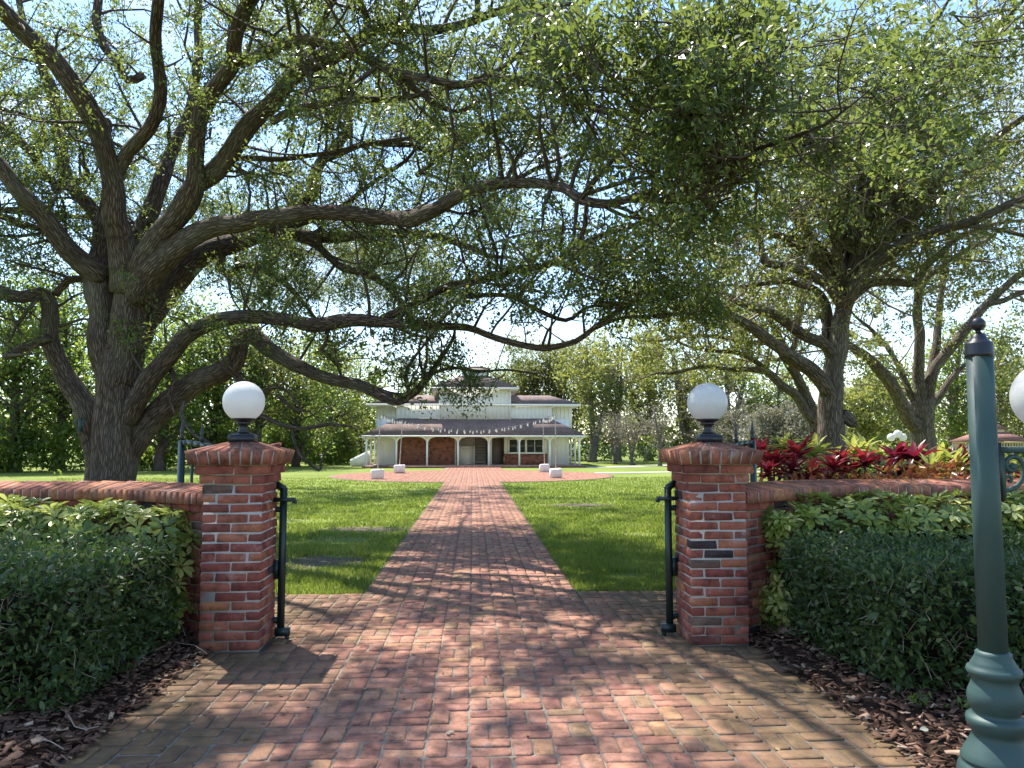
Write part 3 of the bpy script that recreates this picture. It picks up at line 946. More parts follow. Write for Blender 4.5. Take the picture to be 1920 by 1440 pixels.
# ------------------------------------------------------------------ garden walls
def garden_wall(pts, label, seed, side):
    root = thing('brick_wall', label, 'wall', (pts[0][0], pts[0][1], 0), 'curved garden walls beside the gate')
    rng = np.random.default_rng(seed)
    path, _ = catmull(np.array([(x, y, 0) for x, y in pts]), np.ones(len(pts)), 0.02)
    S = np.concatenate([[0], np.cumsum(np.linalg.norm(np.diff(path, axis=0), axis=1))])
    T = S[-1]
    def at(s):
        p = np.array([np.interp(s, S, path[:, k]) for k in range(2)])
        q = np.array([np.interp(min(s + 0.04, T), S, path[:, k]) for k in range(2)]) - np.array([np.interp(max(s - 0.04, 0), S, path[:, k]) for k in range(2)])
        return p[0], p[1], math.atan2(q[1], q[0])
    g, hc, L, W = 0.0105, 0.0685, 0.213, 0.218
    slots = []
    for c in range(15):
        s = -0.1 if c % 2 else 0.0
        while s < T:
            l = L if not (14 > c > 12 and False) else L
            a, b = max(s, 0), min(s + l, T)
            if b - a > 0.05: slots.append((c, a, b))
            s += l
    # nearest the top show most
    slots.sort(key=lambda t: (-(t[0]) + (t[1] * 2.2)))
    VV, QQ, TT, RR, n = [], [], [], [], 0
    for k, (c, a, b) in enumerate(slots):
        x, y, an = at((a + b) / 2)
        w = W + (0.036 if c == 14 else 0.0)
        z = c * hc + hc / 2
        if k < 300:
            link('brick', brick_me(round((b - a - g) * 50) / 50 if b - a < 0.2 else b - a - g, w, hc - g), root, (x + rng.normal(0, 0.001), y + rng.normal(0, 0.0015), z), (0, 0, an + rng.normal(0, 0.006)))
        else:
            V, Q, Tt = chamfer_box(b - a - g, w, hc - g, 0.006, rng, 0.002)
            ca, sa = math.cos(an), math.sin(an)
            V = np.stack([x + V[:, 0] * ca - V[:, 1] * sa, y + V[:, 0] * sa + V[:, 1] * ca, z + V[:, 2]], 1)
            VV.append(V); QQ.append(Q + n); TT.append(Tt + n); n += len(V); RR.append(np.full(len(V), rng.random()))
    if VV:
        me = fixed(np.concatenate(VV), np.concatenate(QQ), np.concatenate(TT), M_BRICK_A, 'lower_bricks')
        at_ = me.attributes.new('rnd', 'FLOAT', 'POINT')
        at_.data.foreach_set('value', np.concatenate(RR).astype(np.float32))
        link('lower_bricks', me, root)['kind'] = 'stuff'
    # coping: sloping rowlock bricks with a low ridge row behind them
    z0, fw = 15 * hc, 0.165
    s, step = 0.0, 0.073
    variants = []
    for v in range(5):
        w = step - 0.012
        j = np.abs(rng.normal(0, 0.002, 6)) * np.array([-1, -1, 1, 1, 1, 1])
        pts_ = [(-w / 2, -fw + j[0], z0 - 0.001), (w / 2, -fw + j[1], z0 - 0.001), (w / 2, 0.10, z0 - 0.001), (-w / 2, 0.10, z0 - 0.001),
                (-w / 2, -fw + j[0], z0 + 0.086 + j[2]), (w / 2, -fw + j[1], z0 + 0.086 + j[3]), (w / 2, 0.10, z0 + 0.13 + j[4]), (-w / 2, 0.10, z0 + 0.13 + j[5])]
        variants.append(mesh_data('coping_brick', np.array(pts_), BOXF, M_CAP))
    flip = 0 if side > 0 else math.pi
    while s < T:
        x, y, an = at(s + step / 2)
        link('coping_brick', variants[int(rng.integers(0, 5))], root, (x, y, 0), (0, 0, an + flip + rng.normal(0, 0.012)))
        s += step
    ridge = brick_me(0.203, 0.055, 0.058, M_CAP)
    s = 0.0
    while s < T - 0.1:
        x, y, an = at(s + 0.107)
        sg = 1 if side > 0 else -1
        link('ridge_brick', ridge, root, (x - math.sin(an) * 0.135 * sg, y + math.cos(an) * 0.135 * sg, z0 + 0.108), (0, 0, an))
        s += 0.213
    # mortar core
    ss = np.arange(0, T + 0.05, 0.1)
    V, Q = [], []
    for i, s in enumerate(ss):
        x, y, an = at(min(s, T))
        nx, ny = -math.sin(an), math.cos(an)
        sg = 1 if side > 0 else -1
        prof = [(-0.102, -0.03), (0.102, -0.03), (0.102, z0 + 0.004), (0.155, z0 + 0.005), (0.155, z0 + 0.125), (0.09, z0 + 0.1245), (-fw + 0.004, z0 + 0.0815), (-fw + 0.004, z0 + 0.004), (-0.102, z0 + 0.003)]
        for d, z in prof:
            V.append((x + nx * d * sg, y + ny * d * sg, z))
        if i:
            for j in range(9):
                a, b = (i - 1) * 9 + j, (i - 1) * 9 + (j + 1) % 9
                Q.append((a, b, b + 9, a + 9))
    Q = np.array(Q)
    if side < 0: Q = Q[:, ::-1]
    obj('mortar', np.array(V), [Q], M_MORTAR, root)
garden_wall([(-1.945, 6.12), (-2.25, 6.32), (-2.62, 6.57), (-2.95, 6.73), (-3.35, 6.79), (-4.2, 6.81), (-6.0, 6.81), (-7.4, 6.81)],
            'low curved brick wall with sloping coping left of the left pillar, in front of the oak', 41, -1)
garden_wall([(2.04, 6.06), (2.35, 6.29), (2.72, 6.56), (3.05, 6.72), (3.45, 6.78), (4.3, 6.80), (6.0, 6.80), (7.6, 6.80)],
            'low curved brick wall with sloping coping holding the bed of red-leaved plants', 42, 1)

# ------------------------------------------------------------------ gate leaves, standing open
def gate(hx, hy, ang, label):
    root = thing('gate', label, 'gate', (hx, hy, 0), 'green metal gate leaves standing open')
    d = Vector((math.sin(ang), math.cos(ang), 0))
    Lg = 1.45
    at = lambda s, z: Vector((hx, hy, 0)) + d * s + Vector((0, 0, z))
    top = lambda s: 1.14 + 0.36 * math.sin(min(max(s / Lg, 0), 1) * math.pi / 2)
    m = MB(); m.bar(at(0, 0.07), at(0, 1.15), 0.04, 0.04, d); m.build('hinge_stile', M_DGREEN, root)
    m = MB(); m.bar(at(Lg, 0.07), at(Lg, 1.52), 0.045, 0.045, d); m.build('end_post', M_DGREEN, root)
    m = MB()
    ss = np.linspace(0, Lg, 15)
    for a, b in zip(ss[:-1], ss[1:]):
        m.bar(at(a - 0.004, top(a)), at(b + 0.004, top(b)), 0.035, 0.045)
    m.build('arched_rail', M_DGREEN, root)
    for z in (0.13, 0.98):
        m = MB(); m.bar(at(0.02, z), at(Lg - 0.02, z), 0.032, 0.04); m.build('rail', M_DGREEN, root)
    m = MB()
    for k in range(9):
        s = 0.142 * (k + 1)
        m = MB(); m.bar(at(s, 0.1), at(s, top(s)), 0.019, 0.019, d); m.build('picket', M_DGREEN, root)
        if k in (2, 4, 7): finial(root, at(s, top(s) + 0.02), 0.9)
    finial(root, at(Lg, 1.51), 1.05)
    # hinges on the pillar side and the drop foot
    side = Vector((-1 if hx < 0 else 1, 0, 0))
    m = MB()
    m.bar(at(0, 1.06) - side * 0.06 - d * 0.045, at(0, 1.06) + side * 0.10 - d * 0.045, 0.05, 0.03)
    m.bar(at(0, 1.06) - side * 0.055 - d * 0.05, at(0, 1.03) - side * 0.055 - d * 0.05, 0.03, 0.03)
    m.build('hinge', M_DGREEN, root)
    m = MB()
    m.bar(at(0, 0.055) - side * 0.05 - d * 0.03, at(0, 0.055) + side * 0.06 - d * 0.03, 0.05, 0.06)
    m.bar(at(0, -0.002) - side * 0.03 - d * 0.03, at(0, 0.03) - side * 0.03 - d * 0.03, 0.028, 0.028)
    m.build('foot', M_DGREEN, root)
    m = MB(); m.bar(at(0.02, 0.52) + side * 0.012, at(0.10, 0.52) + side * 0.012, 0.05, 0.14); m.build('latch_plate', M_DGREEN, root)

def finial(root, p, k=1.0):
    m = MB()
    m.lathe((p.x, p.y, p.z), [(0.001, 0), (0.016 * k, 0.002), (0.016 * k, 0.02 * k), (0.022 * k, 0.028 * k), (0.022 * k, 0.04 * k), (0.012 * k, 0.05 * k), (0.018 * k, 0.075 * k), (0.02 * k, 0.09 * k),
                              (0.014 * k, 0.11 * k), (0.009 * k, 0.15 * k), (0.001, 0.21 * k)], 10)
    m.build('finial', M_BLACK, root, True)
gate(-1.472, 6.12, rad(-51), 'open green metal gate leaf swung behind the left brick pillar')
gate(1.55, 6.10, rad(47), 'open green metal gate leaf swung behind the right brick pillar')

# ------------------------------------------------------------------ lamp post in the right foreground
def lamp_post():
    cx, cy = 2.185, 3.2
    root = thing('lamp_post', 'green lamp post with black cap and scrolled side bracket at right foreground', 'lamp post', (cx, cy, 0))
    c = (cx, cy, 0)
    m = MB()
    m.lathe(c, [(0.001, -0.03), (0.175, -0.03), (0.175, 0.06), (0.165, 0.075), (0.158, 0.10), (0.152, 0.135), (0.150, 0.150), (0.143, 0.166), (0.136, 0.172), (0.136, 0.180), (0.139, 0.184), (0.139, 0.192),
                (0.128, 0.215), (0.110, 0.248), (0.097, 0.272), (0.092, 0.283), (0.092, 0.297), (0.100, 0.306), (0.110, 0.325), (0.114, 0.345), (0.111, 0.360), (0.097, 0.366), (0.088, 0.372), (0.087, 0.380),
                (0.091, 0.388), (0.102, 0.412), (0.106, 0.437), (0.102, 0.460), (0.091, 0.485), (0.086, 0.502), (0.087, 0.514), (0.089, 0.520), (0.092, 0.524), (0.101, 0.534), (0.105, 0.547), (0.100, 0.560),
                (0.089, 0.566), (0.088, 0.574), (0.080, 0.586), (0.071, 0.603), (0.068, 0.612), (0.068, 0.622), (0.055, 0.630), (0.001, 0.631)], 48)
    m.build('base', M_GREEN, root, True)
    m = MB()
    m.lathe(c, [(0.001, 0.62), (0.0555, 0.621), (0.0525, 1.88), (0.001, 1.881)], 40)
    m.build('shaft', M_GREEN, root, True)
    m = MB()
    m.lathe(c, [(0.001, 1.868), (0.057, 1.869), (0.057, 1.884), (0.055, 1.888), (0.055, 1.924), (0.052, 1.930), (0.040, 1.938), (0.032, 1.952), (0.026, 1.966), (0.013, 1.975), (0.001, 1.976)], 36)
    m.build('cap', M_BLACK, root, True)
    m = MB()
    m.lathe(c, [(0.001, 1.974), (0.012, 1.975), (0.009, 1.982), (0.013, 1.987)] + sphere_prof(0.030, 2.012, 14, -62, 90), 24)
    m.build('finial', M_BLACK, root, True)
    m = MB(); m.box(cx + 0.0505, cx + 0.064, cy - 0.02, cy + 0.02, 1.25, 1.50); m.build('mounting_plate', M_BLACK, root)
    m = MB(); m.box(cx + 0.0645, cx + 0.37, cy - 0.016, cy + 0.016, 1.455, 1.482); m.build('bracket_arm', M_GREEN, root)
    m = MB()
    m.bar((cx + 0.072, cy, 1.262), (cx + 0.072, cy, 1.454), 0.014, 0.03)
    m.build('bracket_bar', M_GREEN, root)
    def spiral(c0, r0, r1, a0, a1, n=26):
        return [(c0[0] + (r0 + (r1 - r0) * t) * math.cos(a0 + (a1 - a0) * t), cy, c0[1] + (r0 + (r1 - r0) * t) * math.sin(a0 + (a1 - a0) * t)) for t in np.linspace(0, 1, n)]
    m = MB()
    # big C scroll curling under the arm
    big = [(cx + 0.080, cy, 1.295), (cx + 0.105, cy, 1.299), (cx + 0.135, cy, 1.312), (cx + 0.160, cy, 1.338), (cx + 0.173, cy, 1.372), (cx + 0.170, cy, 1.408), (cx + 0.150, cy, 1.434), (cx + 0.125, cy, 1.440),
           (cx + 0.103, cy, 1.428), (cx + 0.094, cy, 1.406), (cx + 0.103, cy, 1.385), (cx + 0.122, cy, 1.380), (cx + 0.134, cy, 1.392), (cx + 0.130, cy, 1.405)]
    bp, br = catmull(np.array(big), np.linspace(0.010, 0.0105, len(big)), 0.008)
    m.tube(bp, br, 8)
    m.lathe((cx + 0.124, cy, 1.397), sphere_prof(0.016, 0, 10), 12)
    m.build('scroll', M_GREEN, root, True)
    m = MB()
    sm = [(cx + 0.080, cy, 1.30), (cx + 0.082, cy, 1.33), (cx + 0.090, cy, 1.352), (cx + 0.107, cy, 1.358), (cx + 0.118, cy, 1.346), (cx + 0.112, cy, 1.334), (cx + 0.103, cy, 1.338)]
    bp, br = catmull(np.array(sm), np.linspace(0.007, 0.007, len(sm)), 0.006)
    m.tube(bp, br, 8)
    m.build('scroll', M_GREEN, root, True)
    gx = cx + 0.315
    m = MB()
    m.lathe((gx, cy, 0), [(0.001, 1.483), (0.05, 1.484), (0.045, 1.50), (0.032, 1.515), (0.05, 1.54), (0.085, 1.556), (0.088, 1.57), (0.001, 1.571)], 24)
    m.build('globe_holder', M_GREEN, root, True)
    m = MB(); m.lathe((gx, cy, 0), sphere_prof(0.155, 1.698, 22, -57, 90), 40); m.build('globe', M_GLOBE, root, True)
lamp_post()

# ------------------------------------------------------------------ the white house
def house():
    HX = 0.15
    root = thing('house', 'white two-storey house with brown shingle roofs and wraparound porch beyond the plaza', 'house', (HX, 52, 0))
    def part(name, mat, *boxes, parent=None):
        m = MB()
        for b in boxes: m.box(*b)
        return m.build(name, mat, parent or root)
    def siding(name, x0, x1, y0, y1, z0, z1, step=0.26):
        w = part(name, M_WHITE, (x0, x1, y0, y1, z0, z1))
        m = MB()
        x = x0 + step / 2
        while x < x1:
            m.box(x - 0.022, x + 0.022, y0 - 0.014, y0 + 0.001, z0, z1 - 0.002)
            x += step
        y = y0 + step / 2
        while y < min(y1, y0 + 7):
            m.box(x1 - 0.001, x1 + 0.022, y - 0.022, y + 0.022, z0, z1 - 0.002)
            m.box(x0 - 0.022, x0 + 0.001, y - 0.022, y + 0.022, z0, z1 - 0.002)
            y += step
        b = m.build('battens', M_TRIM, w)
        b['kind'] = 'stuff'
        return w
    part('porch_floor', M_FBRICK, (-6.75, 6.95, 47.4, 60, -0.05, 0.075))
    # ground floor: outer walls either side, brick panels, recess with stair, door and window
    siding('siding_wall', -6.2, -5.02, 50.0, 58, 0.076, 3.0)
    siding('siding_wall', 4.85, 6.25, 50.0, 58, 0.076, 3.0)
    part('brick_panel', M_FBRICK, (-5.018, -3.05, 50.02, 50.3, 0.076, 1.98))
    part('brick_panel', M_FBRICK, (-3.048, -1.2, 50.02, 50.3, 0.076, 1.98))
    part('ceiling_board', M_WHITE, (-6.6, 6.8, 47.75, 53.0, 1.985, 2.03))
    part('recess_wall', M_WHITE, (-1.198, 2.02, 52.2, 52.4, 0.076, 1.98), (-1.198, -1.1, 50.3, 52.2, 0.076, 1.98))
    pn = part('stair_panel', M_WHITE, (-0.98, 0.10, 51.2, 51.3, 0.076, 1.25))
    part('panel_trim', M_TRIM, (-0.98, 0.10, 51.17, 51.2, 1.15, 1.25), (-0.98, -0.90, 51.17, 51.2, 0.076, 1.15), (0.02, 0.10, 51.17, 51.2, 0.076, 1.15), (-0.48, -0.40, 51.17, 51.2, 0.076, 1.15), parent=pn)
    st = part('stair', M_DOOR, (0.14, 0.16, 50.9, 52.15, 0.076, 1.95), (0.86, 0.88, 50.9, 52.15, 0.076, 1.95))
    for k in range(9):
        z = 0.2 + k * 0.19
        part('tread', M_STEP, (0.161, 0.859, 50.85 + k * 0.145, 51.05 + k * 0.145, z, z + 0.045), parent=st)
    part('stair_rail', M_TRIM, (0.10, 0.13, 50.86, 50.90, 0.076, 1.35), (0.10, 0.13, 50.90, 52.0, 1.30, 1.35), parent=st)
    part('door_wall', M_WHITE, (1.0, 1.24, 50.5, 50.6, 0.076, 1.98), (1.24, 2.02, 50.5, 50.6, 1.80, 1.98))
    d = part('door', M_DOOR, (1.245, 2.015, 50.56, 50.62, 0.08, 1.795))
    part('handle', M_BLACK, (1.88, 1.92, 50.52, 50.559, 0.86, 0.96), parent=d)
    part('brick_panel', M_FBRICK, (2.022, 4.848, 50.02, 50.3, 0.076, 0.77))
    part('window_wall', M_WHITE, (2.022, 2.33, 50.05, 50.25, 0.771, 1.98), (4.53, 4.848, 50.05, 50.25, 0.771, 1.98), (2.331, 4.529, 50.05, 50.25, 1.72, 1.98), (2.331, 4.529, 50.05, 50.25, 0.771, 0.86))
    w = part('window', M_TRIM, (2.25, 4.61, 49.96, 50.04, 0.80, 0.88), (2.25, 4.61, 49.97, 50.04, 1.69, 1.77), (2.28, 2.36, 49.97, 50.04, 0.881, 1.689), (4.50, 4.58, 49.97, 50.04, 0.881, 1.689),
             (3.36, 3.50, 49.97, 50.04, 0.881, 1.689), (2.85, 2.89, 49.985, 50.035, 0.881, 1.689), (3.98, 4.02, 49.985, 50.035, 0.881, 1.689))
    for x0, x1 in ((2.361, 2.849), (2.891, 3.359), (3.501, 3.979), (4.021, 4.499)):
        part('pane', M_GLASS, (x0, x1, 50.0, 50.02, 0.881, 1.689), parent=w)
    part('sill', M_TRIM, (2.2, 4.66, 49.92, 50.04, 0.775, 0.799), parent=w)
    # posts and their brackets
    def post(x, y, along):
        p = part('porch_post', M_TRIM, (x - 0.055, x + 0.055, y - 0.055, y + 0.055, 0.076, 1.86))
        for s in (-1, 1):
            m = MB()
            n = 7
            pts = []
            for i in range(n + 1):
                a = i / n * math.pi / 2
                pts.append((0.42 - 0.42 * math.sin(a) * 1.0, 1.86 - 0.36 + 0.36 * (1 - 0)))
            prof = [(0.056 + 0.40 * (1 - math.cos(i / n * math.pi / 2)), 1.46 + 0.36 * math.sin(i / n * math.pi / 2)) for i in range(n + 1)]
            for (u0, z0), (u1, z1) in zip(prof[:-1], prof[1:]):
                def pt(u, z, t):
                    return (x + s * u, y + t, z) if along == 'x' else (x + t, y + s * u, z)
                q = [pt(u0, z0, -0.025), pt(u1, z1, -0.025), pt(u1, 1.859, -0.025), pt(u0, 1.859, -0.025),
                     pt(u0, z0, 0.025), pt(u1, z1, 0.025), pt(u1, 1.859, 0.025), pt(u0, 1.859, 0.025)]
                m.add(q, BOXF)
            m.build('bracket', M_TRIM, p)
    for x in (-6.55, -4.72, -2.83, -0.93, 0.97, 2.87, 4.77, 6.62):
        post(x, 47.85, 'x')
    for x in (-6.55, 6.62):
        for y in (49.9, 52.0, 54.2, 56.4):
            post(x, y, 'y')
    part('porch_beam', M_TRIM, (-6.62, 6.69, 47.79, 47.91, 1.861, 1.984), (-6.62, -6.50, 47.911, 58, 1.861, 1.984), (6.57, 6.69, 47.911, 58, 1.861, 1.984))
    def hip(name, mat, x0, x1, y0, y1, z0, rx0, rx1, ry0, ry1, z1, fascia=0.12):
        m = MB()
        m.add([(x0, y0, z0), (x1, y0, z0), (x1, y1, z0), (x0, y1, z0), (rx0, ry0, z1), (rx1, ry0, z1), (rx1, ry1, z1), (rx0, ry1, z1)], BOXF)
        r = m.build(name, mat, root)
        m = MB()
        m.box(x0 - 0.01, x1 + 0.01, y0 - 0.012, y0 + 0.03, z0 - fascia, z0 - 0.002)
        m.box(x0 - 0.012, x0 + 0.03, y0 + 0.031, y1, z0 - fascia, z0 - 0.002)
        m.box(x1 - 0.03, x1 + 0.012, y0 + 0.031, y1, z0 - fascia, z0 - 0.002)
        m.build('fascia', M_TRIM, r)
        m = MB(); m.box(x0 + 0.032, x1 - 0.032, y0 + 0.032, y1, z0 - fascia + 0.02, z0 - fascia + 0.04); m.build('soffit', M_TRIM, r)
        return r
    hip('porch_roof', M_SHINGLE, -6.8, 7.02, 47.5, 60.5, 1.95, -4.85, 5.05, 49.98, 58.5, 3.07, 0.10)
    # upper storey wings, centre block, cupola
    siding('upper_wall', -6.4, 6.6, 51.3, 57.5, 2.4, 3.94, 0.27)
    siding('upper_wall', -4.95, 5.12, 50.06, 51.25, 2.9, 3.94, 0.27)
    hip('wing_roof', M_SHINGLE, -6.85, 7.0, 49.75, 58.0, 4.0, -5.1, 5.3, 53.4, 53.9, 4.78)
    part('wing_trim', M_TRIM, (-4.97, 5.14, 50.0, 50.055, 2.98, 3.08))
    siding('centre_wall', -2.2, 2.42, 49.85, 56, 2.95, 4.98, 0.26)
    part('corner_trim', M_TRIM, (2.36, 2.44, 49.80, 49.848, 2.95, 4.98))
    part('corner_trim', M_TRIM, (-2.22, -2.14, 49.80, 49.848, 2.95, 4.98))
    for x in (-0.7, 0.86):
        m = MB()
        m.box(x - 0.04, x + 0.04, 49.78, 49.827, 2.98, 4.97)
        m.build('wall_post', M_TRIM, root)
        m = MB()
        for s in (-1, 1):
            m.add([(x + s * 0.041, 49.79, 4.55), (x + s * 0.042, 49.79, 4.55), (x + s * 0.34, 49.79, 4.97), (x + s * 0.041, 49.79, 4.97),
                   (x + s * 0.041, 49.82, 4.55), (x + s * 0.042, 49.82, 4.55), (x + s * 0.34, 49.82, 4.97), (x + s * 0.041, 49.82, 4.97)], BOXF)
        m.build('bracket', M_TRIM, root)
    hip('centre_roof', M_SHINGLE, -2.75, 2.95, 49.3, 56.5, 5.05, -0.5, 0.7, 52.0, 52.6, 6.15)
    cu = part('cupola', M_WHITE, (-0.75, 0.95, 51.6, 53.0, 5.6, 6.48))
    for k in range(6):
        part('louvre', M_TRIM, (-0.68, 0.88, 51.56, 51.598, 6.02 + k * 0.075, 6.06 + k * 0.075), parent=cu)
    m = MB(); m.add([(-0.95, 51.4, 6.49), (1.15, 51.4, 6.49), (1.15, 53.2, 6.49), (-0.95, 53.2, 6.49), (0.05, 52.25, 6.72), (0.15, 52.25, 6.72), (0.15, 52.35, 6.72), (0.05, 52.35, 6.72)], BOXF)
    m.build('cupola_roof', M_SHINGLE, cu)
    # sloping side-stair enclosure at the left end
    m = MB(); m.add([(-7.9, 50.2, 0), (-6.76, 50.2, 0), (-6.76, 51.6, 0), (-7.9, 51.6, 0), (-7.9, 50.2, 0.42), (-6.76, 50.2, 0.98), (-6.76, 51.6, 0.98), (-7.9, 51.6, 0.42)], BOXF)
    m.build('side_steps', M_WHITE, root)
house()

# ------------------------------------------------------------------ light poles and string lights on the plaza
def light_pole(bx, by, top, label):
    root = thing('light_pole', label, 'light pole', (bx, by, 0), 'weighted string-light poles round the plaza')
    V, Q, T = chamfer_box(0.52, 0.46, 0.40, 0.05, BR, 0.012)
    me = fixed(V + np.array([bx, by, 0.2]), Q, T, M_BLOCK, 'weight_block')
    link('weight_block', me, root)
    m = MB(); m.tube([(bx, by, 0.38), top], 0.022, 8); m.build('pole', M_POLE, root, True)
PT = {}
for key, (bx, by), (tx, ty), lab in (
        ('LF', (708, 898), (713.4, 777), 'steel light pole in a white block, nearest on the plaza at left'),
        ('LB', (749, 887), (754.7, 788), 'steel light pole in a white block, farther back on the plaza at left'),
        ('RB', (1021, 885), (1017.8, 786), 'steel light pole in a white block, farther back on the plaza at right'),
        ('RF', (1042, 896), (1041.3, 777), 'steel light pole in a white block, nearest on the plaza at right')):
    b = G(bx, by)
    t = P(tx, ty, b.y + 0.05)
    PT[key] = t
    light_pole(b.x, b.y, t, lab)

def bulb_template():
    m = MB()
    m.lathe((0, 0, 0), [(0.001, -0.002), (0.018, -0.005), (0.018, -0.05), (0.025, -0.07), (0.034, -0.10), (0.032, -0.125), (0.02, -0.14), (0.001, -0.145)], 8)
    return mesh_data('bulb', np.concatenate(m.V), np.concatenate(m.Q), M_BULB, True)
BULB = bulb_template()
def light_string(a, b, sag, label, n):
    a, b = Vector(a), Vector(b)
    root = thing('light_string', label, 'string lights', tuple(a), 'string lights over the plaza')
    pts = []
    for t in np.linspace(0, 1, 40):
        p = a.lerp(b, t)
        p.z -= sag * 4 * t * (1 - t)
        pts.append(tuple(p))
    m = MB(); m.tube(pts, 0.009, 5); m.build('cable', M_CABLE, root)
    for k in range(n):
        t = (k + 0.5) / n
        p = a.lerp(b, t)
        p.z -= sag * 4 * t * (1 - t)
        link('bulb', BULB, root, tuple(p), (random.gauss(0, 0.15), random.gauss(0, 0.15), random.uniform(0, 6)))
light_string(PT['LF'], PT['RF'], 0.70, 'string of pale bulbs sagging between the two nearer light poles', 22)
light_string(PT['LB'], PT['RB'], 0.52, 'string of pale bulbs sagging between the two farther light poles', 22)
light_string(PT['LF'], PT['LB'], 0.12, 'short string of bulbs between the two light poles at left', 9)
light_string(PT['RF'], PT['RB'], 0.12, 'short string of bulbs between the two light poles at right', 9)

# ------------------------------------------------------------------ gazebo far right
def gazebo():
    Y = 38.0
    c = P(1858, 830, Y)
    cx, cy = c.x, c.y
    root = thing('gazebo', 'pale octagonal gazebo with two-tier red roof beyond the right bed', 'gazebo', (cx, cy, 0))
    def ring(r, z):
        return [(cx + r * math.cos(rad(22.5 + 45 * k)), cy + r * math.sin(rad(22.5 + 45 * k)), z) for k in range(8)]
    def frus(name, mat, r0, z0, r1, z1, parent=None):
        m = MB(); V = ring(r0, z0) + ring(r1, z1)
        j = np.arange(8); k = (j + 1) % 8
        o = obj(name, np.array(V), [np.stack([j, k, 8 + k, 8 + j], 1), np.arange(8)[None, ::-1], np.arange(8, 16)[None]], mat, parent or root)
        return o
    frus('floor', M_CONC, 1.75, -0.03, 1.75, 0.12)
    frus('lower_roof', M_SHINGLE2, 1.95, 1.56, 0.72, 2.02)
    frus('roof_collar', M_PINK, 0.62, 2.02, 0.62, 2.18)
    frus('upper_roof', M_SHINGLE2, 0.85, 2.18, 0.05, 2.58)
    m = MB()
    R = ring(1.7, 0)
    for k in range(8):
        a, b = Vector(R[k]), Vector(R[(k + 1) % 8])
        m = MB(); m.bar(a + Vector((0, 0, 0.1)), a + Vector((0, 0, 1.56)), 0.09); m.build('post', M_PINK, root)
        m = MB()
        m.bar(a + Vector((0, 0, 1.52)), b + Vector((0, 0, 1.52)), 0.05, 0.08)
        m.bar(a + Vector((0, 0, 1.30)), b + Vector((0, 0, 1.30)), 0.03, 0.03)
        for t in np.linspace(0.08, 0.92, 9):
            p = a.lerp(b, t)
            m.bar(p + Vector((0, 0, 1.30)), p + Vector((0, 0, 1.49)), 0.02)
        for s, q in ((a, b), (b, a)):
            m.bar(s + Vector((0, 0, 1.05)), s.lerp(q, 0.25) + Vector((0, 0, 1.30)), 0.03)
        m.build('frieze', M_PINK, root)
        if k != 5:
            m = MB()
            m.bar(a + Vector((0, 0, 0.72)), b + Vector((0, 0, 0.72)), 0.05, 0.05)
            for t in np.linspace(0.06, 0.94, 11):
                p = a.lerp(b, t)
                m.bar(p + Vector((0, 0, 0.13)), p + Vector((0, 0, 0.7)), 0.025)
            m.build('balustrade', M_PINK, root)
gazebo()

def cluster_lamp():
    Y = 24.0
    c = P(1682, 830, Y)
    root = thing('cluster_lamp', 'distant lamp post with three white globes above the maroon leaves', 'lamp post', (c.x, Y, 0))
    m = MB(); m.lathe((c.x, Y, 0), [(0.001, -0.03), (0.09, -0.03), (0.07, 0.3), (0.04, 0.4), (0.035, 1.45), (0.001, 1.46)], 12); m.build('pole', M_DGREEN, root, True)
    m = MB(); m.bar((c.x - 0.22, Y, 1.45), (c.x + 0.22, Y, 1.45), 0.03); m.build('arm', M_DGREEN, root)
    for px, py in ((1671, 820), (1683, 813.5), (1693, 820)):
        p = P(px, py, Y)
        m = MB(); m.lathe((p.x, Y, p.z), sphere_prof(0.125, 0, 14), 18); m.build('globe', M_GLOBE, root, True)
cluster_lamp()

def chain_fence(a, b, label):
    root = thing('chain_link_fence', label, 'fence', a)
    a, b = Vector(a), Vector(b)
    n = max(2, int((b - a).length / 2.8))
    for k in range(n + 1):
        p = a.lerp(b, k / n)
        m = MB(); m.bar(p, p + Vector((0, 0, 1.25)), 0.05); m.build('post', M_WIRE, root)
    m = MB(); m.bar(a + Vector((0, 0, 1.22)), b + Vector((0, 0, 1.22)), 0.035); m.build('top_rail', M_WIRE, root)
    m = MB()
    L = (b - a).length
    s = 0.0
    while s < L - 1.2:
        p, q = a.lerp(b, s / L), a.lerp(b, (s + 1.15) / L)
        m.bar(p + Vector((0, 0, 0.03)), q + Vector((0, 0, 1.2)), 0.006)
        m.bar(q + Vector((0, 0, 0.03)), p + Vector((0, 0, 1.2)), 0.006)
        s += 0.16
    m.build('wire_mesh', M_WIRE, root)['kind'] = 'stuff'
chain_fence((-15, 57, -0.03), (-8.2, 58.5, -0.03), 'grey chain-link fence at the lawn edge left of the house')
chain_fence((8.0, 60, -0.03), (36, 60, -0.03), 'grey chain-link fence at the lawn edge right of the house')

# ================================================================== VEGETATION
def leaf_quads(pos, d, size, rng, ratio=0.45, up=0.5, fold=0.12):
    """one rhombic leaf per row: verts, quads"""
    n = len(pos)
    rn = rng.normal(0, 1, (n, 3)); rn[:, 2] = np.abs(rn[:, 2]) + up
    side = norm(np.cross(d, rn))
    nn = np.cross(side, d)
    L = size[:, None]
    mid = pos + d * L * 0.48 + nn * L * fold
    V = np.stack([pos, mid + side * L * ratio * 0.5, pos + d * L, mid - side * L * ratio * 0.5], 1)
    F = (np.array([[0, 1, 2, 3]])[None] + (np.arange(n) * 4)[:, None, None]).reshape(-1, 4)
    return V.reshape(-1, 3), F

